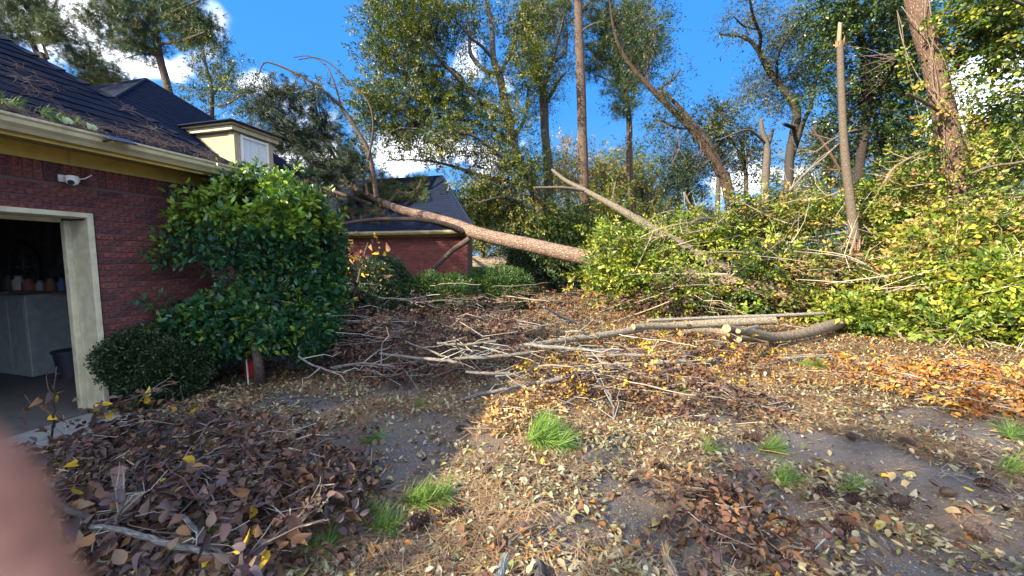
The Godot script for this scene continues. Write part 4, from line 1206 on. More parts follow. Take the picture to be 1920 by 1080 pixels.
	for q in [[1035, 318, 2.5, 14.5], [1060, 338, 3.5, 14.2], [1095, 356, 4.5, 13.8], [1165, 394, 7, 13.0], [1215, 425, 9, 12.5], [1290, 466, 11, 11.9], [1345, 498, 12, 11.6], [1420, 540, 13, 11.3]]:
		var p := at(q[0], q[1], q[3]); pr.append(Vector4(p.x, p.y, p.z, q[2] * slim(q[0]) * q[3] / FOC))
	limb(s, pr, 10, Color(0.26, 0.22, 0.17), 3, 0.06)
	obj("trunk", s, M.smooth_bark, o)
	for l in [[[1095, 358, 3], [1060, 352, 2.5], [1000, 352, 2]], [[1165, 392, 3], [1150, 370, 2], [1155, 340, 1.5]], [[1210, 420, 3], [1240, 400, 2], [1280, 395, 1.5], [1320, 405, 1]]]:
		s = Sh.new(); limb(s, path(l, 13.4, -0.3), 6, Color(0.26, 0.21, 0.16), 3); obj("limb", s, M.smooth_bark, o)
	# loose limbs caught in the thicket
	var loose := [
		[[[1590, 478, 2.5], [1680, 484, 3], [1780, 489, 3], [1880, 491, 2.5]], 9.6, -0.8, Color(0.33, 0.27, 0.20), "long pale limb lying level, right of the scraped foot of the snapped trunk"],
		[[[1485, 450, 3], [1520, 450, 3.5], [1560, 456, 4], [1600, 460, 4]], 10.8, 0.2, Color(0.30, 0.24, 0.17), "short stout limb left of the snapped trunk's scraped foot"],
		[[[1436, 462, 4], [1470, 473, 4], [1500, 485, 4], [1522, 497, 3.5]], 10.6, -0.2, Color(0.08, 0.065, 0.055), "dark limb sloping down in the middle of the thicket"],
		[[[1480, 358, 2.5], [1510, 325, 2.5], [1545, 295, 2], [1572, 270, 1.5]], 10.8, 0.3, Color(0.36, 0.31, 0.25), "pale limb rising to the snapped trunk's middle"],
		[[[1656, 345, 3], [1672, 320, 3], [1695, 302, 2.5], [1730, 285, 2]], 9.8, 0.0, Color(0.38, 0.30, 0.20), "pale bent limb between the snapped trunk and the ivy wound trunk"],
		[[[1280, 432, 2], [1310, 411, 3], [1345, 412, 3.5], [1366, 426, 2.5]], 11.8, 0.0, Color(0.16, 0.12, 0.09), "brown arched limb above the pale fallen trunk"],
		[[[1280, 440, 2], [1320, 432, 2.5], [1350, 426, 2]], 11.5, 0.0, Color(0.36, 0.31, 0.24), "straight pale stick under the brown arched limb"],
		[[[1282, 360, 2], [1295, 385, 2], [1320, 402, 2.5]], 12.0, 0.0, Color(0.40, 0.32, 0.22), "splintered tan limb pointing up beside the leaning split tree"],
		[[[1530, 285, 2], [1560, 262, 2.5], [1600, 245, 2.5], [1618, 244, 2]], 12.0, 0.0, Color(0.28, 0.19, 0.12), "tan limb crossing behind the snapped trunk at mid height"],
		[[[1520, 240, 2.5], [1545, 270, 3], [1575, 318, 2.5]], 13.0, 0.0, Color(0.20, 0.11, 0.08), "reddish limb slanting down behind the snapped trunk"],
		[[[1820, 325, 3], [1860, 312, 4], [1925, 303, 4]], 9.0, -0.3, Color(0.26, 0.20, 0.14), "level limb at the right edge beyond the ivy wound trunk"],
		[[[1610, 545, 2], [1660, 525, 2], [1720, 505, 1.6], [1800, 480, 1.2]], 8.8, 0.0, Color(0.40, 0.34, 0.26), "thin pale stick rising through the right thicket"],
		[[[1660, 520, 1.5], [1664, 560, 2], [1670, 605, 2.2]], 8.2, 0.0, Color(0.36, 0.31, 0.25), "upright grey stick in front of the dark hollow"],
		[[[1670, 610, 3], [1700, 640, 3], [1730, 665, 2.5], [1790, 700, 2]], 7.8, -0.8, Color(0.34, 0.30, 0.24), "grey limb sloping to the ground below the dark hollow"],
		[[[1735, 618, 2.2], [1770, 650, 2.2], [1830, 685, 1.8]], 7.4, -0.6, Color(0.34, 0.29, 0.22), "thin limb right of the grey sloping one by the hollow"],
		[[[1635, 645, 4], [1670, 675, 4], [1700, 700, 3.5], [1740, 722, 3], [1830, 780, 2]], 7.4, -1.8, Color(0.36, 0.30, 0.22), "long bare limb running from the thicket onto the drive"],
		[[[1525, 565, 2.5], [1545, 578, 3.5], [1562, 588, 3]], 9.4, 0.0, Color(0.34, 0.24, 0.16), "short broken brown limb above the stacked logs' right end"],
	]
	for q in loose:
		var pa := path(q[0], q[1], q[2])
		o = thing("loose_limb", q[4], "branch", Vector3(pa[0].x, pa[0].y, pa[0].z), "broken limbs caught in the thicket")
		s = Sh.new()
		var mp := limb(s, pa, 7, q[3], 4, 0.08, 0.012)
		obj("stem", s, M.smooth_bark, o)
		s = Sh.new()
		for k in 6:
			var a: Vector3 = mp[rng.randi() % mp.size()]
			var d := (rdir() + Vector3(0, 0.3, 0)).normalized() * rnd(0.25, 0.8)
			s.tube([a, a + d * 0.5 + rdir() * 0.05, a + d], [0.009, 0.006, 0.003], 4, (q[3] as Color) * 0.9, false)
		obj("twig", s, M.twig, o, "stuff")

func bushes() -> void:
	# the clipped round bush on its short trunk, pressed against the wall's end
	var base := gp(487, 722)
	var o := thing("round_bush", "big rounded evergreen bush on a short trunk beside the garage corner", "bush", base)
	var s := Sh.new()
	var d := 4.75
	var mid := at(455, 520, d + 0.5)
	var st := []
	for q in [[487, 722, 9], [486, 690, 8.5], [478, 640, 8], [470, 580, 7]]:
		var p := at(q[0], q[1], d); st.append(Vector4(p.x, p.y, p.z, q[2] * d / FOC))
	st[0] = Vector4(base.x, -0.03, base.z, 0.065)
	limb(s, st, 9, Color(0.15, 0.125, 0.105), 3); obj("trunk", s, M.smooth_bark, o)
	s = Sh.new()
	for k in 34:
		var e := at(rnd(310, 600), rnd(370, 620), d + rnd(0.0, 0.9))
		var a := Vector3(st[3].x, st[3].y, st[3].z) + rdir() * 0.05
		s.tube([a, a.lerp(e, 0.5) + rdir() * 0.12, e], [0.018, 0.012, 0.006], 4, Color(0.13, 0.11, 0.09), false)
	obj("stem", s, M.twig, o, "stuff")
	var bs := []
	for q in [[430, 510, 158, 150, 0.55, 0.95], [500, 440, 110, 108, 0.6, 0.85], [560, 470, 72, 105, 0.7, 0.6], [555, 570, 70, 78, 0.6, 0.6], [370, 560, 95, 90, 0.4, 0.7], [470, 590, 110, 62, 0.45, 0.7], [400, 615, 95, 42, 0.3, 0.55], [560, 618, 66, 40, 0.45, 0.5]]:
		var dd: float = d + q[4]
		bs.append([at(q[0], q[1], dd), Vector3(q[2] * slim(q[0]) * 1.02 * dd / FOC, q[3] * dd / FOC, q[5])])
	var ms := [spray("bush1", 9, 0.085, 0.04, 0.17, 0.1, true, 111, 1.1), spray("bush2", 8, 0.09, 0.043, 0.14, -0.1, true, 112, 1.0)]
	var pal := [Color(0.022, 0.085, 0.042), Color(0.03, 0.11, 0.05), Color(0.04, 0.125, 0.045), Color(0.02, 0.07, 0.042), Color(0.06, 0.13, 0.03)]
	var xs := [[], []]
	var cs := [[], []]
	var tries := 0
	var lf := Sh.new(); lf.leaf(Vector3.ZERO, Vector3(0, 0, 1), Vector3.UP, 0.095, 0.043, 0.18, 0.2, Color(0.030, 0.115, 0.052), true)
	var lf2 := Sh.new(); lf2.leaf(Vector3.ZERO, Vector3(0, 0, 1), Vector3.UP, 0.088, 0.04, 0.12, 0.1, Color(0.05, 0.14, 0.045), true)
	var one := [lf.mesh(), lf2.mesh()]
	rng.seed = 205
	var holes := FastNoiseLite.new()
	holes.seed = 3; holes.frequency = 1.6; holes.fractal_octaves = 2
	var singles := 0
	while xs[0].size() + xs[1].size() < 6500 and tries < 60000:
		tries += 1
		var b: Array = bs[rng.randi() % bs.size()]
		var n := rdir()
		var p: Vector3 = b[0] + n * (b[1] as Vector3) * pow(rnd(0.25, 1.0), 0.3) * rnd(0.9, 1.05) * (1.0 + 0.07 * sin(n.x * 9.0 + n.y * 7.0) * cos(n.z * 8.0 - n.y * 5.0))
		if p.x < -5.3 and p.z > -4.2: continue
		var deep := false
		for e in bs:
			if e != b and ((p - e[0]) / (e[1] as Vector3)).length() < 0.72: deep = true
		if deep or holes.get_noise_3dv(p) < -0.20: continue
		if rng.randf() < 0.05 and n.y > -0.2: p += n * rnd(0.05, 0.22) + Vector3(0, rnd(0, 0.1), 0)
		var dir := (n + rdir() * 0.7 + Vector3(0, 0.15, 0)).normalized()
		var front: bool = n.dot(cam_basis.z) > 0.35 and singles < 300 and rng.randf() < 0.13 and ((p - b[0]) / (b[1] as Vector3)).length() > 0.97
		if front:
			singles += 1
			piece("leaf", pick(one), M.gloss, o, facing((dir + Vector3(0, -0.3, 0)).normalized(), rnd(-0.7, 0.7), rnd(0.85, 1.2), p + n * 0.05))
			continue
		var v := rng.randi() % 2
		xs[v].append(facing(dir, rnd(-0.9, 0.9), rnd(0.75, 1.15), p)); cs[v].append(jig(pick(pal) if rng.randf() < (0.9 if p.y < 2.0 else 0.3) else Color(0.17, 0.27, 0.03), 0.25))  # upper leaves mostly yellow-green: a sunlit top put into their colour
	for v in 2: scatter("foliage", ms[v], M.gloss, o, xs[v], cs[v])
	# brown dead sprigs caught on the bush
	# low shrub and hedges of small leaves
	var sm := [spray("box1", 22, 0.035, 0.018, 0.14, 0.0, false, 113, 1.2), spray("box2", 26, 0.03, 0.016, 0.12, 0.1, false, 114, 1.2)]
	var dk := [Color(0.022, 0.048, 0.02), Color(0.03, 0.06, 0.022), Color(0.038, 0.068, 0.024)]
	var hg := [Color(0.03, 0.075, 0.014), Color(0.04, 0.09, 0.016), Color(0.055, 0.105, 0.02)]
	var list := [
		["low_shrub", "low dark small leaved shrub filling the space between door jamb and round bush", [[268, 672, 40, 40, 4.3, 0.3], [330, 690, 36, 40, 4.4, 0.3], [300, 715, 44, 28, 4.3, 0.25], [240, 668, 20, 32, 4.3, 0.2]], dk, 2600],
		["clipped_hedge", "left of the two clipped hedges by the wing wall, deep in shade", [[810, 562, 66, 40, 11.3, 0.7], [770, 575, 40, 34, 11.2, 0.6], [850, 560, 34, 36, 11.6, 0.6]], hg, 3200],
		["clipped_hedge", "right clipped hedge, rounder and nearer the shed, its top catching light", [[935, 548, 56, 40, 12.6, 0.9], [900, 550, 32, 36, 12.6, 0.7], [965, 552, 30, 34, 12.4, 0.7]], hg, 3000],
		["foundation_shrub", "loose shrub between the round bush and the wing's brick wall", [[690, 545, 50, 44, 9.0, 0.6], [650, 590, 50, 40, 7.5, 0.5], [720, 520, 34, 30, 11.0, 0.5]], dk, 1900],
	]
	for q in list:
		var c0: Array = q[2][0]
		var w := at(c0[0], c0[1], c0[4])
		o = thing(q[0], q[1], "hedge" if q[0] == "clipped_hedge" else "shrub", Vector3(w.x, 0, w.z), "clipped hedges by the wing" if q[0] == "clipped_hedge" else "")
		s = Sh.new()
		bs = []
		for e in q[2]:
			var c := at(e[0], e[1], e[4])
			bs.append([c, Vector3(e[2] * slim(e[0]) * e[4] / FOC, e[3] * e[4] / FOC, e[5])])
			for k in 7:
				var p := c + rdir() * (bs[-1][1] as Vector3) * 0.8
				s.tube([Vector3(c.x, 0, c.z) + Vector3(rnd(-0.1, 0.1), 0, rnd(-0.1, 0.1)), c.lerp(p, 0.3), p], [0.014, 0.01, 0.005], 4, Color(0.11, 0.09, 0.07), false)
		obj("stem", s, M.twig, o, "stuff")
		xs = [[], []]; cs = [[], []]
		var sz := 1.0 if c0[4] < 6.0 else 1.8
		for k in q[4]:
			var b: Array = pick(bs)
			var n := rdir()
			var p: Vector3 = b[0] + n * (b[1] as Vector3) * rnd(0.78, 1.04)
			if p.y < 0.04 or (p.x < -5.36 and p.z > -4.1): continue
			var v := rng.randi() % 2
			xs[v].append(facing(n + rdir() * 0.5, rnd(0, TAU), rnd(0.7, 1.1) * sz, p)); cs[v].append(jig(pick(q[3]), 0.25))
		for v in 2: scatter("foliage", sm[v], M.leaf, o, xs[v], cs[v])

func thicket() -> void:
	var gaps := FastNoiseLite.new()
	gaps.seed = 6; gaps.frequency = 0.85; gaps.fractal_octaves = 2
	var list := [
		[1165, 495, 62, 66, 11.6, 210, VINEP, "bright green leafy shrub where the fallen pine enters the thicket"],
		[1280, 455, 66, 44, 12.6, 120, VINEP, "leaf draped bramble around the pale fallen trunk"],
		[1395, 425, 74, 56, 12.6, 170, WARMP + VINEP + DARKP, "tall green thicket clump left of the grey stub's foot"],
		[1440, 520, 86, 56, 10.8, 190, VINEP + DARKP + DARKP + [Color(0.20, 0.12, 0.06)], "dark centred leafy clump over the hidden part of the fallen pine"],
		[1300, 540, 66, 36, 11.0, 80, VINEP, "low leafy clump above the brown leaf bank"],
		[1555, 530, 70, 48, 9.8, 130, WARMP + DARKP + [Color(0.22, 0.13, 0.06), Color(0.16, 0.09, 0.05)], "brownish clump of fading leaves under the snapped trunk"],
		[1500, 400, 66, 44, 13.2, 80, WARMP + VINEP, "tangled twiggy clump between grey stub and snapped trunk"],
		[1690, 420, 88, 72, 11.2, 230, VINEP + WARMP + DARKP, "broad yellow green bank right of the snapped trunk"],
		[1815, 455, 96, 66, 9.2, 220, WARMP + VINEP, "sunlit yellow green bank below the ivy wound trunk"],
		[1700, 540, 84, 46, 8.9, 150, VINEP + WARMP, "leafy bank above the dark hollow"],
		[1860, 565, 86, 72, 7.8, 210, VINEP, "large leaved green bank at the right edge, nearest of the thicket"],
		[1800, 658, 84, 26, 7.6, 90, VINEP, "low green skirt of leaves under the dark hollow"],
		[1890, 400, 66, 46, 10.4, 110, VINEP + WARMP, "high leafy bank at the right edge under the level limb"],
		[1690, 345, 60, 44, 12.4, 110, DARKP + VINEP, "dark leafy clump at the foot of the ivy covered tree"],
		[1590, 620, 50, 40, 8.9, 70, VINEP, "small green clump beside the right ends of the stacked logs"],
		[1240, 560, 40, 26, 11.0, 50, VINEP + DEADP, "small mixed green and brown clump beside the log stack's far end"],
	]
	for q in list:
		var c: Vector3 = at(q[0], q[1], q[4])
		var o := thing("vine_shrub", q[7], "thicket", Vector3(c.x, 0, c.z), "leafy clumps of the fallen thicket")
		var s := Sh.new()
		var paths := []
		for k in 6:
			var e := c + Vector3(rnd(-1, 1) * q[2] * q[4] / FOC, rnd(-0.5, 1.0) * q[3] * q[4] / FOC, rnd(-0.7, 0.7))
			var f := Vector3(c.x + rnd(-0.6, 0.6), 0.0, c.z + rnd(-0.5, 0.5))
			var m := f.lerp(e, 0.5) + rdir() * 0.25
			paths.append(limb(s, [Vector4(f.x, 0, f.z, 0.03), Vector4(m.x, m.y, m.z, 0.022), Vector4(e.x, e.y, e.z, 0.012)], 5, pick([Color(0.28, 0.22, 0.16), Color(0.18, 0.14, 0.10), Color(0.34, 0.29, 0.22)]), 3))
		for k in 32:
			var a := c + rdir() * Vector3(q[2] * slim(q[0]) * q[4] / FOC, q[3] * q[4] / FOC, 0.9) * rnd(0.6, 1.2)
			var dd := (rdir() + Vector3(0.7, 0.25, 0)).normalized() * rnd(0.4, 1.5)
			var m1 := a + dd * 0.35 + rdir() * 0.1
			var m2 := a + dd * 0.7 + rdir() * 0.12
			var cc: Color = pick([Color(0.40, 0.33, 0.24), Color(0.30, 0.23, 0.16), Color(0.20, 0.15, 0.11), Color(0.44, 0.39, 0.31)])
			var r0 := rnd(0.004, 0.011)
			s.tube([a, m1, m2, a + dd], [r0, r0 * 0.85, r0 * 0.6, 0.003], 4, cc, false)
			if k % 2 == 0: s.tube([m1, m1 + (dd * 0.3).rotated(Vector3.UP, 0.7) + Vector3(0, rnd(-0.1, 0.25), 0)], [r0 * 0.6, 0.002], 3, cc, false)
			if k % 3 == 0: s.tube([m2, m2 + (dd * 0.3).rotated(Vector3.UP, -0.7) + Vector3(0, rnd(-0.2, 0.15), 0)], [r0 * 0.5, 0.002], 3, cc, false)
		for k in 8:
			var a := c + rdir() * Vector3(q[2] * slim(q[0]) * q[4] / FOC, q[3] * q[4] / FOC, 0.5) * 0.9 + cam_basis.z * rnd(0.2, 0.9)
			var dd: Vector3 = (cam_basis.x * pick([-1.0, 1.0]) + Vector3(0, rnd(-0.35, 0.4), 0) + rdir() * 0.25).normalized() * rnd(0.9, 2.2)
			var r0 := rnd(0.009, 0.022)
			limb(s, [Vector4(a.x, a.y, a.z, r0), Vector4(a.x + dd.x * 0.4, a.y + dd.y * 0.4 + rnd(-0.1, 0.12), a.z + dd.z * 0.4, r0 * 0.85), Vector4(a.x + dd.x, a.y + dd.y, a.z + dd.z, r0 * 0.4)], 5, pick([Color(0.42, 0.36, 0.28), Color(0.33, 0.27, 0.20), Color(0.24, 0.19, 0.15)]), 3)
		obj("stem", s, M.twig, o, "stuff")
		var r: Vector3 = Vector3(q[2] * slim(q[0]) * 1.1 * q[4] / FOC, q[3] * q[4] / FOC, 0.9)
		var bs := [[c, r, 1.0], [c + Vector3(-r.x * 0.5, -r.y * 0.4, 0.2), r * 0.6, 0.5], [c + Vector3(r.x * 0.5, -r.y * 0.2, 0.0), r * 0.6, 0.5]]
		crown(o, "leaves", near_leaves() + far_leaves(), M.leaf, bs, int(q[5] * 0.95), 9, 0.24, q[6], 0.65, 1.25, paths, s, Color.WHITE, {"shell": 0.45, "reach": 0.0, "lift": 0.1, "holes": gaps})

# ================================================================ on the ground
func depth_of(p: Vector3) -> float:
	return -(p - EYE).dot(cam_basis.z)

# [x, y, radius in pixels, height above the ground]
func lying(a: Array) -> Array:
	var out := []
	for q in a:
		var p := gp(q[0], q[1], q[3])
		out.append(Vector4(p.x, p.y, p.z, q[2] * slim(q[0]) * depth_of(p) / FOC))
	return out

func stick(called: String, label: String, cat: String, grp: String, pr: Array, col: Color, bark: Material, cuts: String, sides := 9, wob := 0.0, twigs := 0, tl := 0.4) -> Node3D:
	var o := thing(called, label, cat, Vector3(pr[0].x, pr[0].y, pr[0].z), grp)
	var s := Sh.new()
	var p := limb(s, pr, sides, col, 4, 0.07, wob, true)
	if called == "cut_log":      # knots and short stubs of lopped twigs
		for k in 5:
			var j := 1 + rng.randi() % (p.size() - 2)
			var rr: float = pr[mini(j / 4, pr.size() - 1)].w
			var along: Vector3 = (p[j + 1] - p[j - 1]).normalized()
			var out := along.cross(rdir()).normalized()
			if out.y < 0: out = -out
			s.tube([p[j] + out * rr * 0.7, p[j] + (out + along * 0.25) * rr * rnd(1.1, 1.7)], [rr * 0.34, rr * 0.24], 7, jig(col * 1.1, 0.15))
	obj("stem", s, bark, o)
	for k in 2:
		if not ("ab"[k] in cuts): continue
		var e: Vector4 = pr[0] if k == 0 else pr[pr.size() - 1]
		var e3 := Vector3(e.x, e.y, e.z)
		var nn: Vector3 = (p[0] - p[1]).normalized() if k == 0 else (p[p.size() - 1] - p[p.size() - 2]).normalized()
		s = Sh.new()
		s.end(e3 + nn * 0.003, nn, e.w * 0.93, 16, Color(0.60, 0.46, 0.25))
		s.end(e3 + nn * 0.005, nn, e.w * 0.45, 12, Color(0.52, 0.36, 0.18))
		obj("cut_end", s, M.cut, o)
	for k in twigs:
		var a: Vector3 = p[1 + rng.randi() % (p.size() - 1)]
		var along: Vector3 = ((p[p.size() - 1] as Vector3) - (p[0] as Vector3)).normalized()
		var d: Vector3 = (along * rnd(0.5, 1.2) + rdir() * Vector3(0.7, 0.35, 0.7) + Vector3(0, 0.12, 0)).normalized() * rnd(0.4, 1.0) * tl
		var e: Vector3 = a + d
		e.y = maxf(e.y, 0.02)
		s = Sh.new()
		var m: Vector3 = a.lerp(e, 0.5) + rdir() * 0.06 * tl
		var m2: Vector3 = m.lerp(e, 0.5) + rdir() * 0.12 * tl
		s.tube([a, m, m2, e], [0.0055 * (0.5 + tl), 0.004 * (0.5 + tl), 0.003 * (0.5 + tl), 0.002], 5, jig(col * 0.8, 0.15), false)
		obj("twig", s, M.twig, o)
	return o

func logs() -> void:
	var pale := Color(0.42, 0.36, 0.26)
	var bark := Color(0.33, 0.26, 0.18)
	var list := [
		["cut_log", "thickest cut log of the stack, curved, its sawn end facing the drive", [[1362, 616, 9, 0.66], [1405, 623, 9.5, 0.46], [1453, 632, 10.5, 0.24], [1510, 624, 12, 0.22], [1552, 612, 13, 0.24], [1600, 600, 13, 0.2]], bark, "a"],
		["cut_log", "long straight log at the back of the stack", [[1187, 613, 6, 0.34], [1260, 611, 7.5, 0.25], [1350, 606, 9, 0.28], [1452, 601, 9.5, 0.32]], pale, "a"],
		["cut_log", "slim white barked log lying behind all the other logs", [[1215, 601, 3, 0.35], [1330, 596, 3.6, 0.36], [1450, 592, 4, 0.38], [1556, 587, 4, 0.4]], Color(0.46, 0.43, 0.37), "a"],
		["cut_log", "log wedged below the straight one, ending left of the thickest log's cut end", [[1275, 625, 5, 0.16], [1310, 621, 6.5, 0.18], [1340, 621, 7, 0.18], [1372, 626, 7, 0.16]], bark, "a"],
		["cut_log", "short cut stub under the thickest log's sawn end", [[1386, 636, 5.5, 0.26], [1415, 637, 6, 0.12], [1450, 641, 6, 0.08]], bark, "a"],
		["cut_log", "second short cut stub resting on the thickest log near its end", [[1384, 621, 5, 0.66], [1402, 618, 5, 0.52], [1420, 613, 5, 0.40]], pale, "a"],
		["cut_log", "small slanted round wood left of the short stubs", [[1357, 634, 5, 0.2], [1372, 627, 5, 0.12], [1392, 622, 5, 0.12]], bark, "a"],
		["cut_log", "thin log in deep shade under the stack's right end", [[1420, 647, 4, 0.04], [1480, 646, 5, 0.05], [1540, 636, 5, 0.06]], Color(0.15, 0.11, 0.08), "a"],
		["cut_log", "round dark pole, uppermost of the three poles before the stack", [[1283, 668, 5, 0.08], [1318, 656, 5.5, 0.09], [1355, 647, 5, 0.10]], Color(0.22, 0.19, 0.16), "b"],
		["cut_log", "longest of the three poles lying before the stack", [[1225, 700, 4.5, 0.06], [1280, 691, 5.5, 0.07], [1320, 681, 5.5, 0.08], [1349, 672, 4.5, 0.09]], Color(0.24, 0.21, 0.18), "b"],
		["cut_log", "shortest of the three poles, nearest the drive", [[1337, 692, 4, 0.05], [1357, 683, 4.5, 0.05], [1378, 676, 4, 0.06]], Color(0.23, 0.20, 0.17), "b"],
		["cut_log", "pale sawn pole tapering left from the stack across the brown leaves", [[880, 653, 4, 0.24], [973, 650, 5, 0.24], [1057, 638, 6, 0.24], [1140, 627, 6.5, 0.25], [1203, 616, 7, 0.27]], pale, "b"],
	]
	for q in list: stick(q[0], q[1], "log", "cut logs stacked beside the drive", lying(q[2]), q[3], M.smooth_bark, q[4], 12)
	var poles := [
		["slim whitish pole lying in the shade at the left end of the brush", [[713, 663, 2.5, 0.2], [760, 669, 3, 0.2], [810, 674, 3.2, 0.2], [858, 678, 3, 0.18]]],
		["grey pole just right of the whitish one in the shaded brush", [[852, 672, 3, 0.22], [905, 671, 3.2, 0.22], [950, 667, 3.5, 0.22], [1002, 660, 3, 0.22]]],
		["smooth pole bending under the long sawn pole", [[985, 646, 3, 0.30], [1040, 651, 3.5, 0.30], [1107, 657, 3.5, 0.28], [1160, 655, 3, 0.26]]],
		["long thin pole in the sunlit part of the brush below the sawn pole", [[1077, 694, 3.5, 0.14], [1140, 687, 4, 0.15], [1210, 683, 4, 0.16], [1285, 677, 4, 0.18]]],
		["short grey pole low in the brush at the shade's edge", [[873, 697, 2.5, 0.14], [910, 699, 3, 0.14], [952, 701, 2.6, 0.13]]],
		["thin pale pole at the very back of the brush by the hedge", [[820, 644, 2.4, 0.30], [870, 646, 2.6, 0.30], [930, 640, 2.4, 0.32]]],
		["branch reaching out of the brush toward the leaf heap on the asphalt", [[848, 756, 2.5, 0.05], [900, 740, 3.5, 0.08], [960, 727, 4, 0.12], [1020, 717, 4.5, 0.16], [1080, 705, 4, 0.2]]],
		["thin curved branch beside the sunlit leaf heap", [[975, 798, 2, 0.03], [1010, 776, 2.2, 0.06], [1055, 758, 2.4, 0.08], [1085, 743, 2, 0.12]]],
		["crooked twiggy branch standing up right of the sunlit leaf heap", [[1150, 790, 1.8, 0.03], [1150, 765, 2.2, 0.1], [1140, 735, 2.6, 0.22], [1120, 715, 2.4, 0.35]]],
		["thin pole lying level across the sunny brush", [[1100, 668, 2.6, 0.22], [1170, 665, 3, 0.22], [1250, 668, 2.8, 0.2]]],
		["short bleached limb rising from the back of the brown leaves", [[1020, 575, 2, 0.9], [1045, 590, 2.4, 0.7], [1080, 605, 2.6, 0.5]]],
		["hooked pale limb over the sawn pole", [[1060, 622, 2.2, 0.4], [1085, 622, 2.6, 0.42], [1100, 628, 2.4, 0.34]]],
		["pale crossing stick on the left brush beside the whitish pole", [[760, 640, 1.8, 0.3], [800, 655, 2, 0.24], [830, 668, 2, 0.2]]],
		["grey arched twig over the shaded brush", [[853, 640, 1.6, 0.45], [860, 655, 1.8, 0.32], [880, 668, 2, 0.24], [930, 668, 2, 0.22]]],
		["low branch in the brush nearest the round bush", [[620, 690, 2.4, 0.12], [680, 682, 2.8, 0.18], [740, 688, 2.6, 0.2]]],
		["twiggy limb at the foot of the round bush", [[560, 668, 2, 0.25], [600, 690, 2.2, 0.15], [650, 700, 2, 0.12]]],
		["long thin limb in front of the green skirt of leaves", [[1420, 690, 1.8, 0.06], [1480, 672, 2.4, 0.08], [1560, 664, 2, 0.1]]],
		["hooked pale stick on the sunny leaves under the stacked logs", [[1428, 660, 2, 0.06], [1450, 672, 2.6, 0.06], [1500, 668, 2.2, 0.05]]],
	]
	for q in poles:
		if q[1][0][0] < 1000 and q[1][0][1] < 700:
			for e in q[1]: e[3] += 0.38
		stick("brush_pole", q[0], "branch", "poles in the brush pile", lying(q[1]), jig(Color(0.36, 0.34, 0.30), 0.2), M.smooth_bark, "", 7, 0.008, 4, 0.5)

const PATCHES := [[770, 880, 0.42, 0.5], [1420, 965, 0.55, 0.5], [1560, 838, 0.6, 0.35], [1690, 890, 0.6, 0.4], [720, 1010, 0.4, 0.25], [1230, 965, 0.5, 0.22], [1060, 1000, 0.3, 0.2], [1300, 1040, 0.4, 0.3], [1840, 1000, 0.5, 0.3], [260, 810, 0.3, 0.3], [1330, 790, 0.4, 0.2], [640, 850, 0.5, 0.3]]

func bare(p: Vector3, nz: FastNoiseLite) -> float:      # 0 where the asphalt lies bare, 1 where leaves lie thick
	var k := clampf(0.8 + nz.get_noise_2d(p.x, p.z) * 1.7, 0.05, 1.0)
	for q in PATCHES:
		var c := gp(q[0], q[1])
		var d := Vector2((p.x - c.x) / q[2], (p.z - c.z) / (q[3] * 1.2)).length() * 1.12
		k *= smoothstep(0.55, 1.25, d) * 0.9 + 0.1
	return k

func curled(key: String, l: float, w: float, curl: float, fold: float) -> ArrayMesh:
	if meshes.has(key): return meshes[key]
	var s := Sh.new()
	s.leaf(Vector3(0, 0, -l / 2), Vector3(0, 0.15, 1), Vector3.UP, l, w, fold, curl, Color.WHITE, true)
	s.tube([Vector3(0, 0, -l / 2), Vector3(0.003, 0.004, -l * 0.75)], [0.0015, 0.001], 3, Color(0.7, 0.6, 0.5), false)
	meshes[key] = s.mesh()
	return meshes[key]

const LITTER := [Color(0.40, 0.34, 0.23), Color(0.31, 0.29, 0.19), Color(0.28, 0.28, 0.17), Color(0.33, 0.31, 0.23), Color(0.38, 0.33, 0.21), Color(0.30, 0.27, 0.14), Color(0.17, 0.085, 0.04), Color(0.10, 0.052, 0.035), Color(0.075, 0.048, 0.046), Color(0.36, 0.30, 0.18), Color(0.20, 0.19, 0.08), Color(0.30, 0.15, 0.05), Color(0.14, 0.15, 0.06), Color(0.27, 0.225, 0.13)]

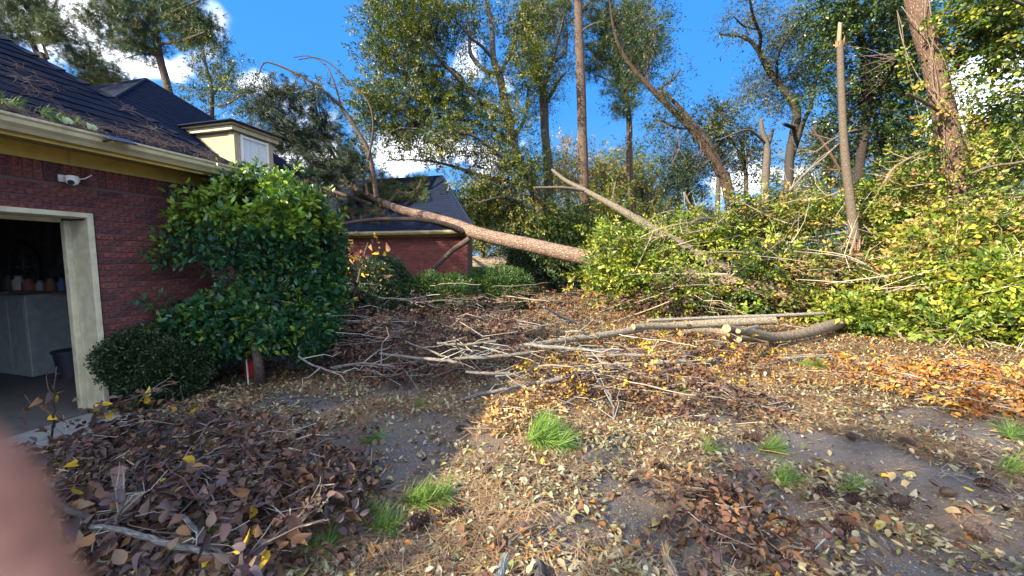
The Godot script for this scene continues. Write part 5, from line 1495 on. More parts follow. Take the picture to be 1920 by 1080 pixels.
func litter() -> void:
	rng.seed = 303
	var nz := FastNoiseLite.new()
	nz.seed = 8; nz.frequency = 0.9; nz.fractal_octaves = 3
	var ms := [curled("lit1", 0.075, 0.036, 0.25, 0.14), curled("lit2", 0.062, 0.034, -0.2, 0.35), curled("lit3", 0.085, 0.05, 0.6, 0.3), curled("lit4", 0.09, 0.022, 0.12, 0.1), curled("lit5", 0.07, 0.045, -0.5, 0.5), curled("lit6", 0.08, 0.03, 0.9, 0.4)]
	var xs := [[], [], [], [], [], []]
	var cs := [[], [], [], [], [], []]
	for k in 170000:
		var r := 1.35 + 15.0 * pow(rng.randf(), 1.15)
		var a := rnd(-1.12, 1.08) - yaw * 1.0
		var p := Vector3(sin(a) * r, 0, -cos(a) * r)
		if p.x < -4.7 and p.z > -2.75: continue
		if p.x < -5.35 and p.z > -4.05: continue
		var drive := p.x > -5.3 and p.x < 5.5 and p.z > -5.2
		var th := bare(p, nz) if drive else 1.0
		if rng.randf() > th: continue
		var v := rng.randi() % 6
		p.y = 0.012 + rng.randf() * (0.02 + 0.035 * th)
		var b := Basis(Vector3.UP, rnd(0, TAU)) * Basis(rdir(), gauss(0.33))
		if rng.randf() < 0.35: b = b * Basis(Vector3(0, 0, 1), PI)
		var sc := rnd(0.26, 0.8)
		xs[v].append(Transform3D(b.scaled_local(Vector3(sc, sc, sc)), p))
		var c: Color = pick(LITTER)
		if p.z < -5.5 and p.x > 0.0 and rng.randf() < 0.35: c = pick([Color(0.36, 0.16, 0.04), Color(0.42, 0.24, 0.06), Color(0.24, 0.10, 0.03)])
		if rng.randf() < 0.012: c = Color(0.55, 0.36, 0.03)
		cs[v].append(jig(c, 0.25))
	for v in 6: scatter("leaf_litter", ms[v], M.dry, self, xs[v], cs[v])
	for k in 6: tag(get_child(get_child_count() - 1 - k), "fallen dry leaves strewn over the whole drive", "leaf litter")
	# pine straw
	var s := Sh.new()
	rng.seed = 304
	for k in 16:
		var o := Vector3(gauss(0.06), rnd(0, 0.02), gauss(0.06))
		var an := rnd(0, TAU)
		var d := Vector3(cos(an), rnd(-0.03, 0.06), sin(an)) * rnd(0.10, 0.2)
		var side := d.cross(Vector3.UP).normalized() * 0.0014
		var col := jig(Color.WHITE, 0.25)
		var m := o + d * 0.5 + Vector3(rnd(-0.01, 0.01), 0.006, rnd(-0.01, 0.01))
		s.quad(o - side, o + side, m + side, m - side, Vector3.UP, col); s.quad(m - side, m + side, o + d + side, o + d - side, Vector3.UP, col)
	var straw := s.mesh()
	var sx := []
	var sc2 := []
	for k in 14000:
		var r := 1.4 + 11.0 * pow(rng.randf(), 1.1)
		var a := rnd(-1.1, 1.08) - yaw
		var p := Vector3(sin(a) * r, 0, -cos(a) * r)
		if p.x < -4.7 and p.z > -2.75 or (p.x < -5.35 and p.z > -4.05): continue
		var q := nz.get_noise_2d(p.x * 0.6 + 30.0, p.z * 0.6)
		if q < -0.05 and rng.randf() > 0.3: continue
		var th := bare(p, nz)
		if rng.randf() > th * th + 0.05: continue
		p.y = 0.012 + rng.randf() * 0.03
		sx.append(Transform3D(Basis(Vector3.UP, rnd(0, TAU)).scaled_local(Vector3.ONE * rnd(0.7, 1.3)), p)); sc2.append(jig(pick([Color(0.36, 0.23, 0.12), Color(0.30, 0.18, 0.10), Color(0.40, 0.30, 0.18), Color(0.22, 0.14, 0.09)]), 0.2))
	scatter("pine_straw", straw, M.dry, self, sx, sc2)
	tag(get_child(get_child_count() - 1), "rust coloured pine straw among the fallen leaves", "pine straw")
	# crumbs: bits of bark and torn leaf, thick enough to dull the asphalt
	var cr := Sh.new()
	rng.seed = 305
	for k in 9:
		var o := Vector3(rnd(-0.13, 0.13), 0, rnd(-0.13, 0.13))
		var an := rnd(0, TAU)
		var l := rnd(0.006, 0.02)
		cr.leaf(o, Vector3(cos(an), rnd(0, 0.3), sin(an)), Vector3.UP, l, l * rnd(0.3, 0.7), 0.2, 0.2, jig(pick([Color(1, 1, 1), Color(0.6, 0.5, 0.4), Color(1.3, 1.2, 1.0), Color(0.35, 0.25, 0.2)]), 0.2))
	var crumb := cr.mesh()
	sx = []; sc2 = []
	for k in 16000:
		var r := 1.35 + 7.0 * pow(rng.randf(), 1.3)
		var a := rnd(-1.12, 1.08) - yaw
		var p := Vector3(sin(a) * r, 0.007, -cos(a) * r)
		if p.x < -5.35 and p.z > -4.05: continue
		sx.append(Transform3D(Basis(Vector3.UP, rnd(0, TAU)), p)); sc2.append(jig(pick([Color(0.34, 0.25, 0.15), Color(0.25, 0.17, 0.10), Color(0.40, 0.34, 0.24)]), 0.2))
	scatter("leaf_crumbs", crumb, M.dry, self, sx, sc2)
	tag(get_child(get_child_count() - 1), "crumbs of bark and torn leaf on the asphalt", "leaf crumbs")
	# on the garage roof
	sx = []; sc2 = []
	for k in 190:
		var t := pow(rng.randf(), 1.7)
		var z := rnd(-3.9, -1.3)
		var x := -4.92 - t * 2.0
		if x < -4.9 - (z + 4.05) and z < -0.5: continue
		var y := 2.9 + 0.8 * (-4.9 - x) + 0.025
		var cl := nz.get_noise_2d(x * 2.5 + 7.0, z * 2.0)
		if cl < 0.12 and t > 0.08: continue
		sx.append(Transform3D(Basis(Vector3(0, 0, 1), -0.67) * Basis(Vector3.UP, rnd(0, TAU)), Vector3(x, y, z))); sc2.append(jig(pick([Color(0.22, 0.13, 0.08), Color(0.30, 0.20, 0.12), Color(0.16, 0.11, 0.08)]), 0.2))
	scatter("roof_straw", straw, M.dry, self, sx, sc2)
	tag(get_child(get_child_count() - 1), "pine straw caught on the garage roof and gutter", "pine straw")
	for q in [[-4.98, -2.15, 10], [-5.05, -2.0, 8], [-4.95, -2.5, 6]]:
		var o := thing("roof_pine_sprig", ["green pine sprig on the roof's lower edge, middle one", "green pine sprig on the roof nearest the camera", "green pine sprig on the roof beside the mesh scraps"][[10, 8, 6].find(q[2])], "pine sprig", Vector3(q[0], 2.95, q[1]), "")
		for k in 3: piece("needles", tuft("near_pine", 80, 0.2, 0.003, 115, 0.85, 0.15), M.green, o, facing(Vector3(0.4, -0.1, rnd(-1, 1)), 0, rnd(0.4, 0.65), Vector3(q[0] + rnd(-0.04, 0.04), 2.90 + 0.8 * (-4.9 - q[0]) + 0.06, q[1] + 0.1 * k)))

func dead_leaf() -> Array:
	return [curled("dead1", 0.095, 0.07, 0.8, 0.45), curled("dead2", 0.085, 0.066, -0.6, 0.6), curled("dead3", 0.105, 0.075, 1.1, 0.3)]

func brush() -> void:
	M.green = leafmat(0.5, Color(0.3, 0.45, 0.12))
	M.green.albedo_color = Color(0.11, 0.21, 0.03).linear_to_srgb()
	M.deads = []
	for c in [Color(0.11, 0.07, 0.065), Color(0.14, 0.08, 0.062), Color(0.09, 0.066, 0.075), Color(0.18, 0.125, 0.09), Color(0.13, 0.095, 0.10), Color(0.20, 0.11, 0.055), Color(0.5, 0.34, 0.03)]:
		var m := leafmat(0.75, Color(0.3, 0.2, 0.1), 0.35)
		m.albedo_color = c.linear_to_srgb()
		M.deads.append(m)
	# brown leaf bank across the middle
	var ms := [spray("dead_a", 9, 0.105, 0.066, 0.4, 0.8, true, 116, 0.9, true), spray("dead_b", 8, 0.095, 0.06, 0.3, 0.5, true, 117, 0.9, true)]
	rng.seed = 404
	var beds := [
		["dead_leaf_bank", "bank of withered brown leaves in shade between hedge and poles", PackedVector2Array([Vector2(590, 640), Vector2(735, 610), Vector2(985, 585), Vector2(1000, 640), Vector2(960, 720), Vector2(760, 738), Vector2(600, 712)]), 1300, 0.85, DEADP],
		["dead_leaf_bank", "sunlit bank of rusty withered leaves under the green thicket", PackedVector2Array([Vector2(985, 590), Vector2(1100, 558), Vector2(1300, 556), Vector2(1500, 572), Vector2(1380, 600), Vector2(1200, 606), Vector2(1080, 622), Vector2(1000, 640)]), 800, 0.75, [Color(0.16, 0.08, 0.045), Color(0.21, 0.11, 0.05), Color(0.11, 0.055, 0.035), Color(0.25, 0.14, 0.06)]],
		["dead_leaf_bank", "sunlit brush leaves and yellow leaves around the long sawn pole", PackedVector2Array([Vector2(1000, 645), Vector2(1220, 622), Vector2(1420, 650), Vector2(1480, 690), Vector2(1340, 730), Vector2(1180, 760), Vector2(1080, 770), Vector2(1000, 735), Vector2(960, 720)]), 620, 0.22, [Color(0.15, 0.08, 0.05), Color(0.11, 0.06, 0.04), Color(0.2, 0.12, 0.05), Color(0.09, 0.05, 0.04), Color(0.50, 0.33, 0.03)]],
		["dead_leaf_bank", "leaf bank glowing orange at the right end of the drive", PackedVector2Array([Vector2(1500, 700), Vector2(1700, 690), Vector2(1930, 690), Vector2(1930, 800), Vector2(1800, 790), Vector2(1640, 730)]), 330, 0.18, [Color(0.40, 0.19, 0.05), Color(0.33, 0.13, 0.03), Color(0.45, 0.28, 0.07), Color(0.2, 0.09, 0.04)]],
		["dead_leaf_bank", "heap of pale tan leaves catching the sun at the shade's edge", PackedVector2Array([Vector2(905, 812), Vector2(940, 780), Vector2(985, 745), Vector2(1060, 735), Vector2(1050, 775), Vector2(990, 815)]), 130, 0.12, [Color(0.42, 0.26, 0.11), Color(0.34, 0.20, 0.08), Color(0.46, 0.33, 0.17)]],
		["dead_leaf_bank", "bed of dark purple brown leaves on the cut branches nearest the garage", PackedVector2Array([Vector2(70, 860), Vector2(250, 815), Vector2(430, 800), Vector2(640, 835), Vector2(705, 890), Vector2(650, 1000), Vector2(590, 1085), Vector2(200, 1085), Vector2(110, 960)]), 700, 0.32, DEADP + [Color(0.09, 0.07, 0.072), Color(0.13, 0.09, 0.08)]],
		["dead_leaf_bank", "clump of dark dead leaves on bare asphalt right of centre", PackedVector2Array([Vector2(1235, 950), Vector2(1290, 920), Vector2(1370, 950), Vector2(1385, 990), Vector2(1290, 1000)]), 34, 0.1, DEADP],
		["dead_leaf_bank", "clump of dark dead leaves at the bottom edge, right of the splintered stick", PackedVector2Array([Vector2(1330, 1030), Vector2(1400, 970), Vector2(1480, 1010), Vector2(1540, 1050), Vector2(1500, 1070), Vector2(1350, 1065)]), 40, 0.1, DEADP],
		["dead_leaf_bank", "brown leaf tangle between the sunlit heap and the poles", PackedVector2Array([Vector2(1060, 740), Vector2(1180, 700), Vector2(1300, 730), Vector2(1500, 760), Vector2(1420, 800), Vector2(1200, 800)]), 210, 0.1, DEADP + [Color(0.2, 0.13, 0.07)]],
	]
	for q in beds:
		var xs := [[], []]
		var cs := [[], []]
		var box := Rect2(q[2][0], Vector2.ZERO)
		for v in q[2]: box = box.expand(v)
		var mid := gp(box.get_center().x, box.get_center().y)
		var o := thing(q[0], q[1], "dead leaves", mid, "")
		tag(o, "", "", "", "stuff")
		var k := 0
		var tw := Sh.new()
		while k < q[3]:
			var v := Vector2(rnd(box.position.x, box.end.x), rnd(box.position.y, box.end.y))
			if not inside(v, q[2]): continue
			k += 1
			var p := gp(v.x, v.y)
			p.y = 0.03 + pow(rng.randf(), 1.5) * q[4]
			var w := rng.randi() % 2
			var sc := rnd(0.36, 0.68)
			var dir := Vector3(rdir().x, rnd(-0.1, 0.5), rdir().z)
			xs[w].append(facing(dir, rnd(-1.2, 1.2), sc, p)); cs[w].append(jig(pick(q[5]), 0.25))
			if k % 3 == 0:
				var d := Vector3(rdir().x * 1.6, rnd(-0.1, 0.3), rdir().z) * rnd(0.2, 0.7) * (0.55 if mid.z > -3.2 else 1.0)
				tw.tube([p - d * 0.5 + Vector3(0, 0.03, 0), p + rdir() * 0.16 * d.length(), p + d * 0.5], [0.0045, 0.004, 0.002], 4, jig(pick([Color(0.20, 0.17, 0.15), Color(0.34, 0.31, 0.27), Color(0.24, 0.21, 0.18), Color(0.12, 0.09, 0.08)]), 0.2), false)
			if k % 75 == 0 and "poles" in q[1] or (k % 42 == 0 and "sawn pole" in q[1]):
				var d := Vector3(1.0, rnd(-0.15, 0.22), rnd(-1.1, 0.9)).normalized() * rnd(0.35, 0.9)
				var g := jig(pick([Color(0.27, 0.25, 0.22), Color(0.17, 0.145, 0.125), Color(0.22, 0.195, 0.165)]), 0.2)
				var up := Vector3(0, q[4] * 0.35, 0)
				limb(tw, [Vector4(p.x - d.x, p.y + up.y, p.z - d.z, 0.011), Vector4(p.x, p.y + up.y + rnd(-0.03, 0.08), p.z + rnd(-0.1, 0.1), 0.009), Vector4(p.x + d.x, p.y + up.y + d.y, p.z + d.z, 0.005)], 5, g, 4, 0.05, 0.02)
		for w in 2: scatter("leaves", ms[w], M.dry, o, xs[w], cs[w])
		if not tw.v.is_empty(): obj("twig", tw, M.twig, o, "stuff")
	# the cut branches in front, each with its withered leaves
	var br := [
		["mottled white barked branch across the bottom left of the drive", [[105, 978, 6, 0.10], [160, 983, 6.5, 0.12], [230, 996, 7, 0.12], [300, 1015, 7.5, 0.10], [360, 1030, 7, 0.08], [420, 1046, 6, 0.05]], Color(0.40, 0.40, 0.38), 26],
		["curving pale branch above the white mottled one", [[305, 960, 4, 0.16], [350, 975, 4.5, 0.15], [372, 1005, 4.5, 0.12], [390, 1025, 4, 0.1], [425, 1038, 3, 0.08]], Color(0.33, 0.31, 0.28), 30],
		["thick brown branch coming out from beside the finger", [[45, 880, 9, 0.12], [90, 925, 9.5, 0.14], [130, 955, 9, 0.14], [175, 975, 8, 0.12]], Color(0.15, 0.125, 0.11), 22],
		["short forked pale twig standing in the dead leaves", [[218, 985, 4, 0.12], [222, 965, 4.5, 0.18], [234, 940, 4, 0.26], [230, 915, 3, 0.33]], Color(0.36, 0.33, 0.30), 12],
		["reddish brown twig in the middle of the dead leaves", [[275, 912, 3, 0.12], [320, 925, 3.5, 0.14], [370, 935, 3.5, 0.14], [400, 945, 3, 0.12]], Color(0.14, 0.07, 0.06), 30],
		["thin dark twig standing upright among the dead leaves", [[266, 960, 3, 0.06], [270, 920, 3, 0.2], [274, 880, 2.5, 0.32]], Color(0.07, 0.06, 0.06), 16],
		["leafy twig rising before the garage door with yellow leaves", [[98, 838, 2.4, 0.05], [98, 800, 2.4, 0.3], [103, 760, 2.2, 0.5], [98, 722, 1.6, 0.68]], Color(0.16, 0.11, 0.09), 12],
		["hanging tangle of brown leaves before the door jamb", [[165, 795, 1.8, 0.2], [205, 765, 2.2, 0.35], [250, 745, 2.2, 0.45], [285, 735, 1.6, 0.5]], Color(0.22, 0.18, 0.16), 44],
		["sprig with one yellow leaf in front of the low shrub", [[350, 800, 1.6, 0.05], [345, 785, 1.6, 0.12], [342, 772, 1.2, 0.2]], Color(0.14, 0.1, 0.08), 10],
		["branch with brown leaves along the right edge of the dead leaf bed", [[560, 1000, 3, 0.08], [590, 940, 3.5, 0.14], [640, 890, 3, 0.16], [680, 850, 2, 0.1]], Color(0.16, 0.13, 0.12), 34],
		["grey branch lying diagonally across the dead leaf bed", [[300, 900, 2.5, 0.14], [350, 870, 3, 0.16], [400, 850, 2.5, 0.12], [455, 838, 2, 0.08]], Color(0.24, 0.21, 0.2), 26],
		["dead leaf branch drooping over the bottom of the leaf bed", [[430, 1075, 3, 0.05], [480, 1030, 3.5, 0.14], [540, 990, 3, 0.18], [575, 955, 2, 0.16]], Color(0.18, 0.15, 0.13), 36],
		["leafy dead branch tip on the asphalt right of centre", [[1395, 880, 2, 0.08], [1400, 910, 2.4, 0.1], [1395, 940, 2.4, 0.1], [1420, 990, 2, 0.06], [1455, 1060, 1.6, 0.03]], Color(0.26, 0.22, 0.19), 24],
		["dead twig with large curled leaves at the bottom middle", [[930, 1035, 1.8, 0.02], [955, 1020, 2, 0.06], [945, 1000, 1.6, 0.1]], Color(0.15, 0.11, 0.09), 9],
		["golden leaved sprig standing against the wing's brick wall", [[655, 600, 2.4, 0.4], [668, 540, 2.4, 1.0], [680, 490, 2, 1.45], [690, 455, 1.4, 1.7]], Color(0.16, 0.12, 0.09), 80],
	]
	for q in br:
		var pr := []
		if q[0].begins_with("golden"):
			for e in q[1]:
				var p := at(e[0], e[1], 7.2); pr.append(Vector4(p.x, p.y, p.z, e[2] * 7.2 / FOC))
		else:
			if q[1][0][0] < 500 and not ("garage door" in q[0] or "jamb" in q[0] or "shrub" in q[0]):
				for e in q[1]: e[3] += 0.22
			pr = lying(q[1])
		var o := stick("dead_branch", q[0], "branch", "withered branches on the drive", pr, q[2], M.smooth_bark, "", 8, 0.006, 6, 0.28)
		var gold: bool = "yellow" in q[0] or "golden" in q[0]
		for k in q[3]:
			var a: Vector4 = pr[rng.randi() % (pr.size() - 1)]
			var b: Vector4 = pr[mini(pr.find(a) + 1, pr.size() - 1)]
			var t := rng.randf()
			var p := Vector3(a.x, a.y, a.z).lerp(Vector3(b.x, b.y, b.z), t) + Vector3(gauss(0.07), gauss(0.04), gauss(0.07)) * (3.2 if "golden" in q[0] else 1.0 if pr[0].y < 0.3 or gold else 1.4)
			p.y = maxf(p.y, 0.025)
			var m: Material = M.deads[rng.randi() % 6]
			if gold and rng.randf() < 0.7: m = M.deads[6] if rng.randf() < 0.6 else M.deads[5]
			elif rng.randf() < 0.05: m = M.deads[6]
			piece("leaf", pick(dead_leaf()), m, o, facing((rdir() + Vector3(0, -0.4, 0)).normalized(), rnd(0, TAU), rnd(0.5, 0.9) * (1.5 if "golden" in q[0] else 0.95), p))

func small_things() -> void:
	# green pine tips torn down onto the drive
	var tips := [
		[1035, 830, 2.0, 16, "largest bright green pine tip, lying on the sunlit middle of the drive"],
		[795, 955, 1.2, 7, "bright green pine tuft on the asphalt above the big pine cone"],
		[735, 985, 0.8, 3, "blue green pine tuft beside the big pine cone"],
		[690, 965, 0.7, 3, "dark pine tuft at the edge of the dead leaf bed"],
		[1450, 855, 0.8, 3, "pine tuft on the drive left of the bare asphalt strip"],
		[1475, 915, 0.8, 3, "flat pine tuft beside the lone grey pine cone"],
		[1520, 690, 1.1, 6, "green pine tuft at the foot of the green skirt of leaves"],
		[1270, 735, 0.8, 3, "small pine tuft among brown leaves in front of the poles"],
		[1170, 725, 0.7, 3, "small pine tuft near the crooked twiggy branch"],
		[1057, 742, 0.6, 2, "pine tuft stuck on the sunlit tan leaf heap"],
		[1895, 820, 1.0, 4, "bright pine tuft at the right edge below the orange leaves"],
		[1890, 890, 0.8, 3, "lower pine tuft at the right edge"],
		[980, 690, 0.8, 3, "pine tuft lying in the brush poles"],
		[345, 1060, 1.2, 5, "green pine tuft half buried at the bottom of the dead leaf bed"],
		[590, 1040, 1.0, 4, "dark pine tuft at the lower right of the dead leaf bed"],
		[690, 830, 0.7, 3, "small pine tuft in the shade near the leaf bed"],
		[655, 885, 0.6, 2, "tiny pine tuft in the shade on the leaf bed's rim"],
		[1325, 850, 0.7, 2, "olive pine tuft in the middle of the brown leaves"],
		[1600, 925, 0.7, 2, "pine tuft between the row of cones and the bare strip"],
		[780, 770, 0.5, 2, "faint pine tuft in the deep shade before the brush"],
	]
	var tm := tuft("near_pine", 80, 0.2, 0.003, 115, 0.85, 0.15)
	for q in tips:
		var p := gp(q[0], q[1])
		var o := thing("pine_tip", q[4], "pine tip", p, "green pine tips on the drive")
		var s := Sh.new()
		var a: Vector3 = p + Vector3(-0.12, 0.03, -0.05) * q[2]
		var way := rnd(-0.6, 0.6)
		s.tube([a, p + Vector3(0, 0.04, 0), p + Vector3(0.14 * cos(way), 0.05, 0.14 * sin(way)) * q[2]], [0.006, 0.005, 0.004], 5, Color(0.30, 0.18, 0.09)); obj("twig", s, M.twig, o)
		for k in q[3]:
			var an := way + rnd(-0.8, 0.8)
			piece("needles", tm, M.green, o, facing(Vector3(cos(an), rnd(-0.1, 0.28), sin(an)), rnd(0, TAU), rnd(0.75, 1.05) * (0.75 + 0.25 * q[2]), p + Vector3(rnd(-0.09, 0.09), 0.05, rnd(-0.09, 0.09)) * q[2]))
	# cones
	var cones := [[780, 997, 1.25, "biggest open pine cone, beside the blue green tuft"], [845, 975, 1.0, "brown pine cone right of the bright green tuft"], [912, 897, 0.9, "reddish pine cone left of the largest pine tip"], [1418, 828, 1.0, "pine cone on the brown leaf tangle's near rim"], [1404, 828, 0.8, "small pine cone touching the one on the leaf tangle's rim"], [1595, 828, 0.9, "pine cone at the left end of the bare asphalt strip"], [1702, 840, 0.9, "pine cone at the upper right of the bare asphalt strip"], [1482, 898, 0.7, "lone greyish pine cone above the flat tuft"], [1547, 940, 1.0, "first and roundest cone of the row of three"], [1595, 952, 1.0, "middle cone of the row of three"], [1680, 955, 1.1, "right cone of the row of three, palest scaled"], [1576, 1003, 1.0, "pine cone below the row of three, among orange leaves"], [1832, 1018, 1.2, "large dark cone near the bottom right corner"], [1772, 936, 0.9, "cone right of the row, far side of bare strip"], [1848, 918, 0.9, "dark cone at the right on the straw"], [1640, 953, 0.7, "dim small cone between the row's middle and right cones"], [1800, 862, 0.8, "cone in the straw below the orange leaf bank"], [865, 811, 0.8, "pine cone in shade at the foot of the tan leaf heap"]]
	var cm := Sh.new()
	rng.seed = 505
	cm.tube([Vector3(0, 0.03, -0.045), Vector3(0, 0.03, -0.02), Vector3(0, 0.03, 0.03), Vector3(0, 0.03, 0.055)], [0.012, 0.02, 0.016, 0.004], 8, Color(0.05, 0.03, 0.022))
	var scl := Sh.new()
	for ring in 9:
		var z := -0.045 + ring * 0.0118
		var rr := 0.031 * sin(PI * (0.16 + 0.80 * ring / 9.0)) + 0.004
		for k in 9:
			var an := TAU * (k + 0.5 * (ring % 2)) / 9
			var d := Vector3(cos(an), sin(an), 0)
			var t := d.cross(Vector3(0, 0, 1))
			var o := Vector3(0, 0.032, z)
			var tip := o + d * rr + Vector3(0, 0, 0.012)
			var c := jig(Color(0.065, 0.038, 0.032), 0.2)
			scl.flat(o + d * rr * 0.4, tip + t * 0.008, tip - t * 0.008, d, c)
			scl.flat(tip + t * 0.008, tip - t * 0.008, tip + d * 0.005 + Vector3(0, 0, -0.004), d, c * 2.2)
			scl.flat(o + d * rr * 0.4 + Vector3(0, 0, -0.004), tip + t * 0.008 + Vector3(0, 0, -0.003), tip - t * 0.008 + Vector3(0, 0, -0.003), d, c * 0.7)
	var core := cm.mesh()
	var scales := scl.mesh()
	for q in cones:
		var p := gp(q[0], q[1])
		var o := thing("pine_cone", q[3], "pine cone", p, "pine cones on the drive")
		var t := Transform3D((Basis(Vector3.UP, rnd(0, TAU)) * Basis(Vector3.RIGHT, rnd(-0.2, 0.2))).scaled_local(Vector3.ONE * 1.1 * q[2]), p + Vector3(0, 0.022, 0))
		piece("core", core, M.paint, o, t); piece("scales", scales, M.paint, o, t)
	# stick ends at the bottom edge
	var ends := [
		["blue grey lichened stick, first from the left at the bottom edge", [[836, 1036, 6, 0.03], [841, 1062, 7, 0.03], [846, 1110, 8, 0.03]], Color(0.30, 0.36, 0.38), "a"],
		["thick blue grey lichened stick, second from the left at the bottom edge", [[950, 1044, 9, 0.04], [941, 1070, 10.5, 0.04], [925, 1120, 12, 0.04]], Color(0.31, 0.35, 0.35), "a"],
		["dark knobbly stick end, third from the left at the bottom edge", [[1008, 1052, 7, 0.03], [1012, 1070, 10, 0.03], [1008, 1120, 11, 0.03]], Color(0.14, 0.13, 0.14), ""],
		["pale barkless stick left of the splintered one at the bottom edge", [[1207, 1055, 8, 0.03], [1216, 1075, 9.5, 0.03], [1228, 1120, 10, 0.03]], Color(0.42, 0.38, 0.31), "a"],
		["splintered pale broken stick, rightmost at the bottom edge", [[1250, 1048, 9, 0.04], [1260, 1072, 12, 0.04], [1275, 1120, 14, 0.04]], Color(0.45, 0.36, 0.25), "a"],
	]
	for q in ends:
		var o := stick("cut_stick", q[0], "stick", "stick ends at the bottom edge", lying(q[1]), q[2], M.smooth_bark, q[3], 10)
		if "splintered" in q[0]:
			var s := Sh.new()
			var p := gp(1250, 1048, 0.05)
			for k in 6: s.tube([p + rdir() * 0.012, p + Vector3(rnd(-0.03, 0.03), rnd(0.0, 0.05), -rnd(0.04, 0.1))], [0.008, 0.002], 4, jig(Color(0.55, 0.40, 0.22)), false)
			obj("splinter", s, M.cut, o, "stuff")
	# stake and red can behind the bush's trunk
	var a := gp(466, 722)
	var o := thing("white_stake", "thin white stake standing left of the round bush's trunk", "stake", a)
	var s := Sh.new(); s.tube([a, a + Vector3(-0.02, 0.62, 0)], [0.011, 0.009], 7, Color(0.6, 0.6, 0.55)); obj("rod", s, M.paint, o)
	s = Sh.new(); s.tube([a + Vector3(-0.02, 0.62, 0), a + Vector3(-0.02, 0.65, 0)], [0.013, 0.013], 7, Color(0.5, 0.5, 0.45)); obj("cap", s, M.paint, o)
	a = gp(474, 706)
	o = thing("red_can", "small red can half hidden behind the round bush's trunk", "can", a)
	s = Sh.new(); s.tube([a, a + Vector3(0, 0.2, 0), a + Vector3(0, 0.25, 0), a + Vector3(0, 0.27, 0)], [0.1, 0.1, 0.06, 0.03], 14, Color.WHITE); obj("body", s, M.red, o)
	s = Sh.new(); s.tube([a + Vector3(0, 0.25, -0.05), a + Vector3(0, 0.32, 0), a + Vector3(0, 0.25, 0.05)], [0.01, 0.01, 0.01], 6, Color.WHITE); obj("handle", s, M.red, o)
	# the largest single leaves on open asphalt
	rng.seed = 606
	var ms := dead_leaf() + [curled("lit4", 0.09, 0.022, 0.12, 0.1), curled("flat1", 0.075, 0.045, 0.05, 0.05)]
	var kinds := [["tan", Color(0.36, 0.27, 0.15)], ["olive", Color(0.26, 0.24, 0.10)], ["brown", Color(0.17, 0.09, 0.05)], ["dark purple brown", Color(0.075, 0.05, 0.052)], ["orange", Color(0.36, 0.15, 0.04)], ["yellow", Color(0.55, 0.40, 0.04)]]
	var shapes := ["deeply curled", "cupped", "broad", "narrow", "flat"]
	var spots := [[1035, 860, "below the largest pine tip"], [900, 915, "beside the reddish cone"], [850, 990, "right of the biggest cone"], [1110, 960, "on the sunlit middle of the drive"], [1000, 1010, "near the bottom middle twig"], [880, 1050, "between the two blue grey sticks"], [1120, 1050, "left of the barkless stick"], [1300, 960, "at the dark clump right of centre"], [1420, 1000, "by the dead branch tip"], [1470, 930, "under the flat pine tuft"], [1570, 960, "beside the row of three cones"], [1660, 1000, "below the right cone of the row"], [1760, 1010, "left of the large dark cone"], [1840, 960, "near the right picture edge"], [1680, 900, "on the bare asphalt strip"], [760, 900, "on the shaded asphalt strip"], [720, 1040, "at the rim of the dead leaf bed"], [800, 850, "in the shade below the tan heap"], [1240, 880, "left of the olive pine tuft"], [1190, 1010, "above the barkless stick"]]
	var mk := []
	for k in kinds:
		var m := leafmat(0.75, Color(0.35, 0.25, 0.12), 0.35)
		m.albedo_color = (k[1] as Color).linear_to_srgb(); mk.append(m)
	var taken := {}
	for k in 190:
		var z: Array = spots[k % spots.size()]
		var c := rng.randi() % 6
		if c == 5 and rng.randf() < 0.6: c = 0
		var sh := rng.randi() % 5
		var p := gp(z[0] + gauss(32), minf(z[1] + gauss(16), 1075))
		p.y = 0.03
		if taken.has([k % spots.size(), c, sh]): continue
		taken[[k % spots.size(), c, sh]] = true
		var lf := piece(numbered("fallen_leaf"), ms[sh], mk[c], self, Transform3D((Basis(Vector3.UP, rnd(0, TAU)) * Basis(rdir(), gauss(0.4))).scaled_local(Vector3.ONE * rnd(0.55, 0.9)), p))
		tag(lf, "%s dry %s leaf lying %s" % [shapes[sh], kinds[c][0], z[2]], "leaf", "single leaves lying " + z[2])

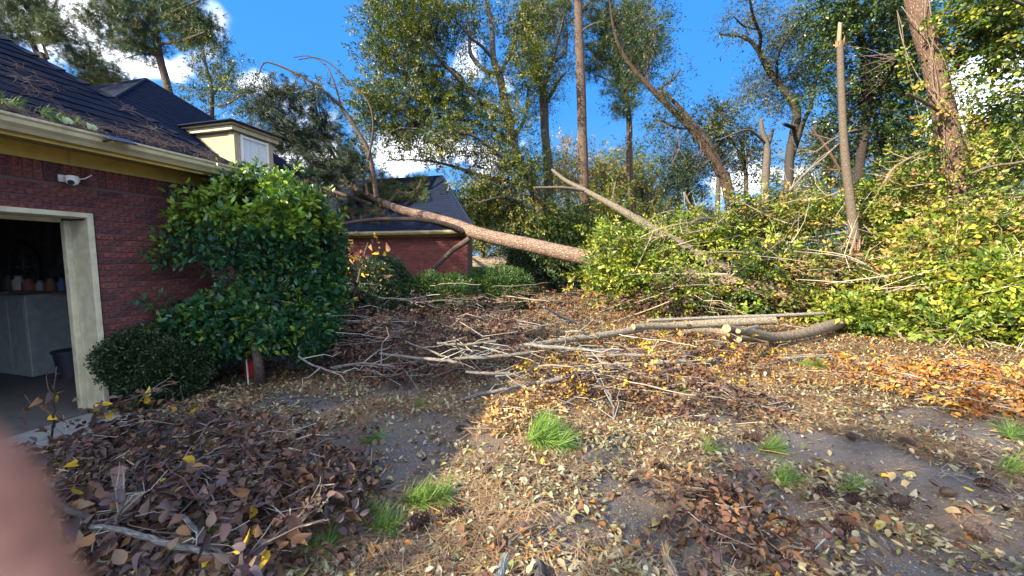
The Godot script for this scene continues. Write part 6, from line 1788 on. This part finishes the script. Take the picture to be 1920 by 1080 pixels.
# ---------------------------------------------------------------- the finger that slipped before the lens
func finger() -> void:
	var c := func(x: float, y: float, z: float) -> Vector3: return EYE + cam_basis * Vector3(x, y, z)
	var bones := []      # joints of a left hand that holds the phone from the side: [a, b, ra, rb]
	var wrist: Vector3 = c.call(-0.20, -0.115, 0.055)
	var palm: Vector3 = c.call(-0.165, -0.045, 0.015)
	bones.append([wrist, palm, 0.026, 0.024])
	bones.append([c.call(-0.30, -0.25, 0.14), wrist, 0.036, 0.026])
	var knuckles := [c.call(-0.128, 0.004, -0.022), c.call(-0.132, 0.012, 0.0), c.call(-0.138, 0.010, 0.022), c.call(-0.146, 0.0, 0.042)]
	for k in 4: bones.append([palm.lerp(wrist, 0.25), knuckles[k], 0.02, 0.0125])
	# the stray finger: root, middle joint, last joint, tip
	var f := [knuckles[0], c.call(-0.0965, -0.0110, -0.050), c.call(-0.0820, -0.0325, -0.052), c.call(-0.0665, -0.0560, -0.052)]
	bones.append([f[0], f[1], 0.0118, 0.0108]); bones.append([f[1], f[2], 0.0106, 0.0096]); bones.append([f[2], f[3], 0.0100, 0.0088])
	for k in [1, 2, 3]:
		var r: Vector3 = knuckles[k]
		var a: Vector3 = r + cam_basis * Vector3(0.034 - 0.004 * k, 0.012 - 0.004 * k, 0.002)
		var b: Vector3 = a + cam_basis * Vector3(0.006, -0.026, 0.0)
		var e: Vector3 = b + cam_basis * Vector3(-0.014, -0.016, 0.0)
		bones.append([r, a, 0.0115 - 0.0006 * k, 0.010 - 0.0006 * k]); bones.append([a, b, 0.0098 - 0.0006 * k, 0.009 - 0.0006 * k]); bones.append([b, e, 0.009 - 0.0006 * k, 0.0078 - 0.0006 * k])
	var th := [palm.lerp(wrist, 0.5), c.call(-0.145, -0.072, -0.012), c.call(-0.122, -0.068, -0.034), c.call(-0.110, -0.062, -0.054)]
	bones.append([th[0], th[1], 0.018, 0.0135]); bones.append([th[1], th[2], 0.013, 0.0115]); bones.append([th[2], th[3], 0.0115, 0.0095])
	var o := thing("hand", "blurred pink finger of a hand slipping before the lens at the lower left", "hand", wrist)
	rng.seed = 1
	var s := nets(bones, 0.0036, 0.006)
	obj("skin", s, M.skin, o)
	var nail := Sh.new()
	var d: Vector3 = ((f[3] as Vector3) - (f[2] as Vector3)).normalized()
	var outw := cam_basis * Vector3(-0.75, -0.3, -0.6)
	outw = (outw - d * outw.dot(d)).normalized()
	nail.leaf(f[3] + outw * 0.0088 - d * 0.004, d, outw, 0.013, 0.011, -0.12, 0.1, Color(0.75, 0.5, 0.45), true)
	obj("fingernail", nail, M.paint, o)

func nets(bones: Array, cell: float, blend: float) -> Sh:
	var lo := Vector3.INF
	var hi := -Vector3.INF
	for b in bones:
		for e in 2:
			lo = lo.min(b[e] - Vector3.ONE * (b[2 + e] + cell * 2)); hi = hi.max(b[e] + Vector3.ONE * (b[2 + e] + cell * 2))
	var field := {}
	for b in bones:
		var m := maxf(b[2], b[3]) + blend + cell * 2.0
		var a0 := Vector3i(((b[0] as Vector3).min(b[1]) - Vector3.ONE * m - lo) / cell)
		var a1 := Vector3i(((b[0] as Vector3).max(b[1]) + Vector3.ONE * m - lo) / cell)
		var ab: Vector3 = b[1] - b[0]
		var l2 := ab.length_squared()
		for x in range(a0.x, a1.x + 1):
			for y in range(a0.y, a1.y + 1):
				for z in range(a0.z, a1.z + 1):
					var p := lo + Vector3(x, y, z) * cell
					var t := clampf((p - b[0]).dot(ab) / l2, 0, 1)
					var dd := p.distance_to(b[0] + ab * t) - lerpf(b[2], b[3], t)
					if dd > blend + cell * 1.8: continue
					var key := Vector3i(x, y, z)
					if field.has(key):
						var e: float = field[key]
						var h := clampf(0.5 + 0.5 * (e - dd) / blend, 0, 1)
						field[key] = lerpf(e, dd, h) - blend * h * (1 - h)
					else: field[key] = dd
	var s := Sh.new()
	var ids := {}
	var far := blend + cell
	for key in field:
		var sum := Vector3.ZERO
		var n := 0
		var corners := PackedFloat32Array()
		for k in 8: corners.append(field.get(key + Vector3i(k & 1, (k >> 1) & 1, k >> 2), far))
		for e in [[0, 1], [2, 3], [4, 5], [6, 7], [0, 2], [1, 3], [4, 6], [5, 7], [0, 4], [1, 5], [2, 6], [3, 7]]:
			var u: float = corners[e[0]]
			var w: float = corners[e[1]]
			if (u < 0) != (w < 0):
				var t := u / (u - w)
				sum += Vector3(e[0] & 1, (e[0] >> 1) & 1, e[0] >> 2).lerp(Vector3(e[1] & 1, (e[1] >> 1) & 1, e[1] >> 2), t)
				n += 1
		if n == 0: continue
		var g := Vector3(corners[1] + corners[3] + corners[5] + corners[7] - corners[0] - corners[2] - corners[4] - corners[6], corners[2] + corners[3] + corners[6] + corners[7] - corners[0] - corners[1] - corners[4] - corners[5], corners[4] + corners[5] + corners[6] + corners[7] - corners[0] - corners[1] - corners[2] - corners[3])
		ids[key] = s.put(lo + (Vector3(key) + sum / n) * cell, g.normalized(), Color.WHITE)
	for key in field:
		var u: float = field[key]
		for ax in 3:
			var st := Vector3i.ZERO; st[ax] = 1
			var w: float = field.get(key + st, far)
			if (u < 0) == (w < 0): continue
			var b := Vector3i.ZERO; b[(ax + 1) % 3] = 1
			var d := Vector3i.ZERO; d[(ax + 2) % 3] = 1
			var q := [key, key - b, key - b - d, key - d]
			if q.all(func(k): return ids.has(k)):
				s.tri(ids[q[0]], ids[q[1]], ids[q[2]]); s.tri(ids[q[0]], ids[q[2]], ids[q[3]])
	return s
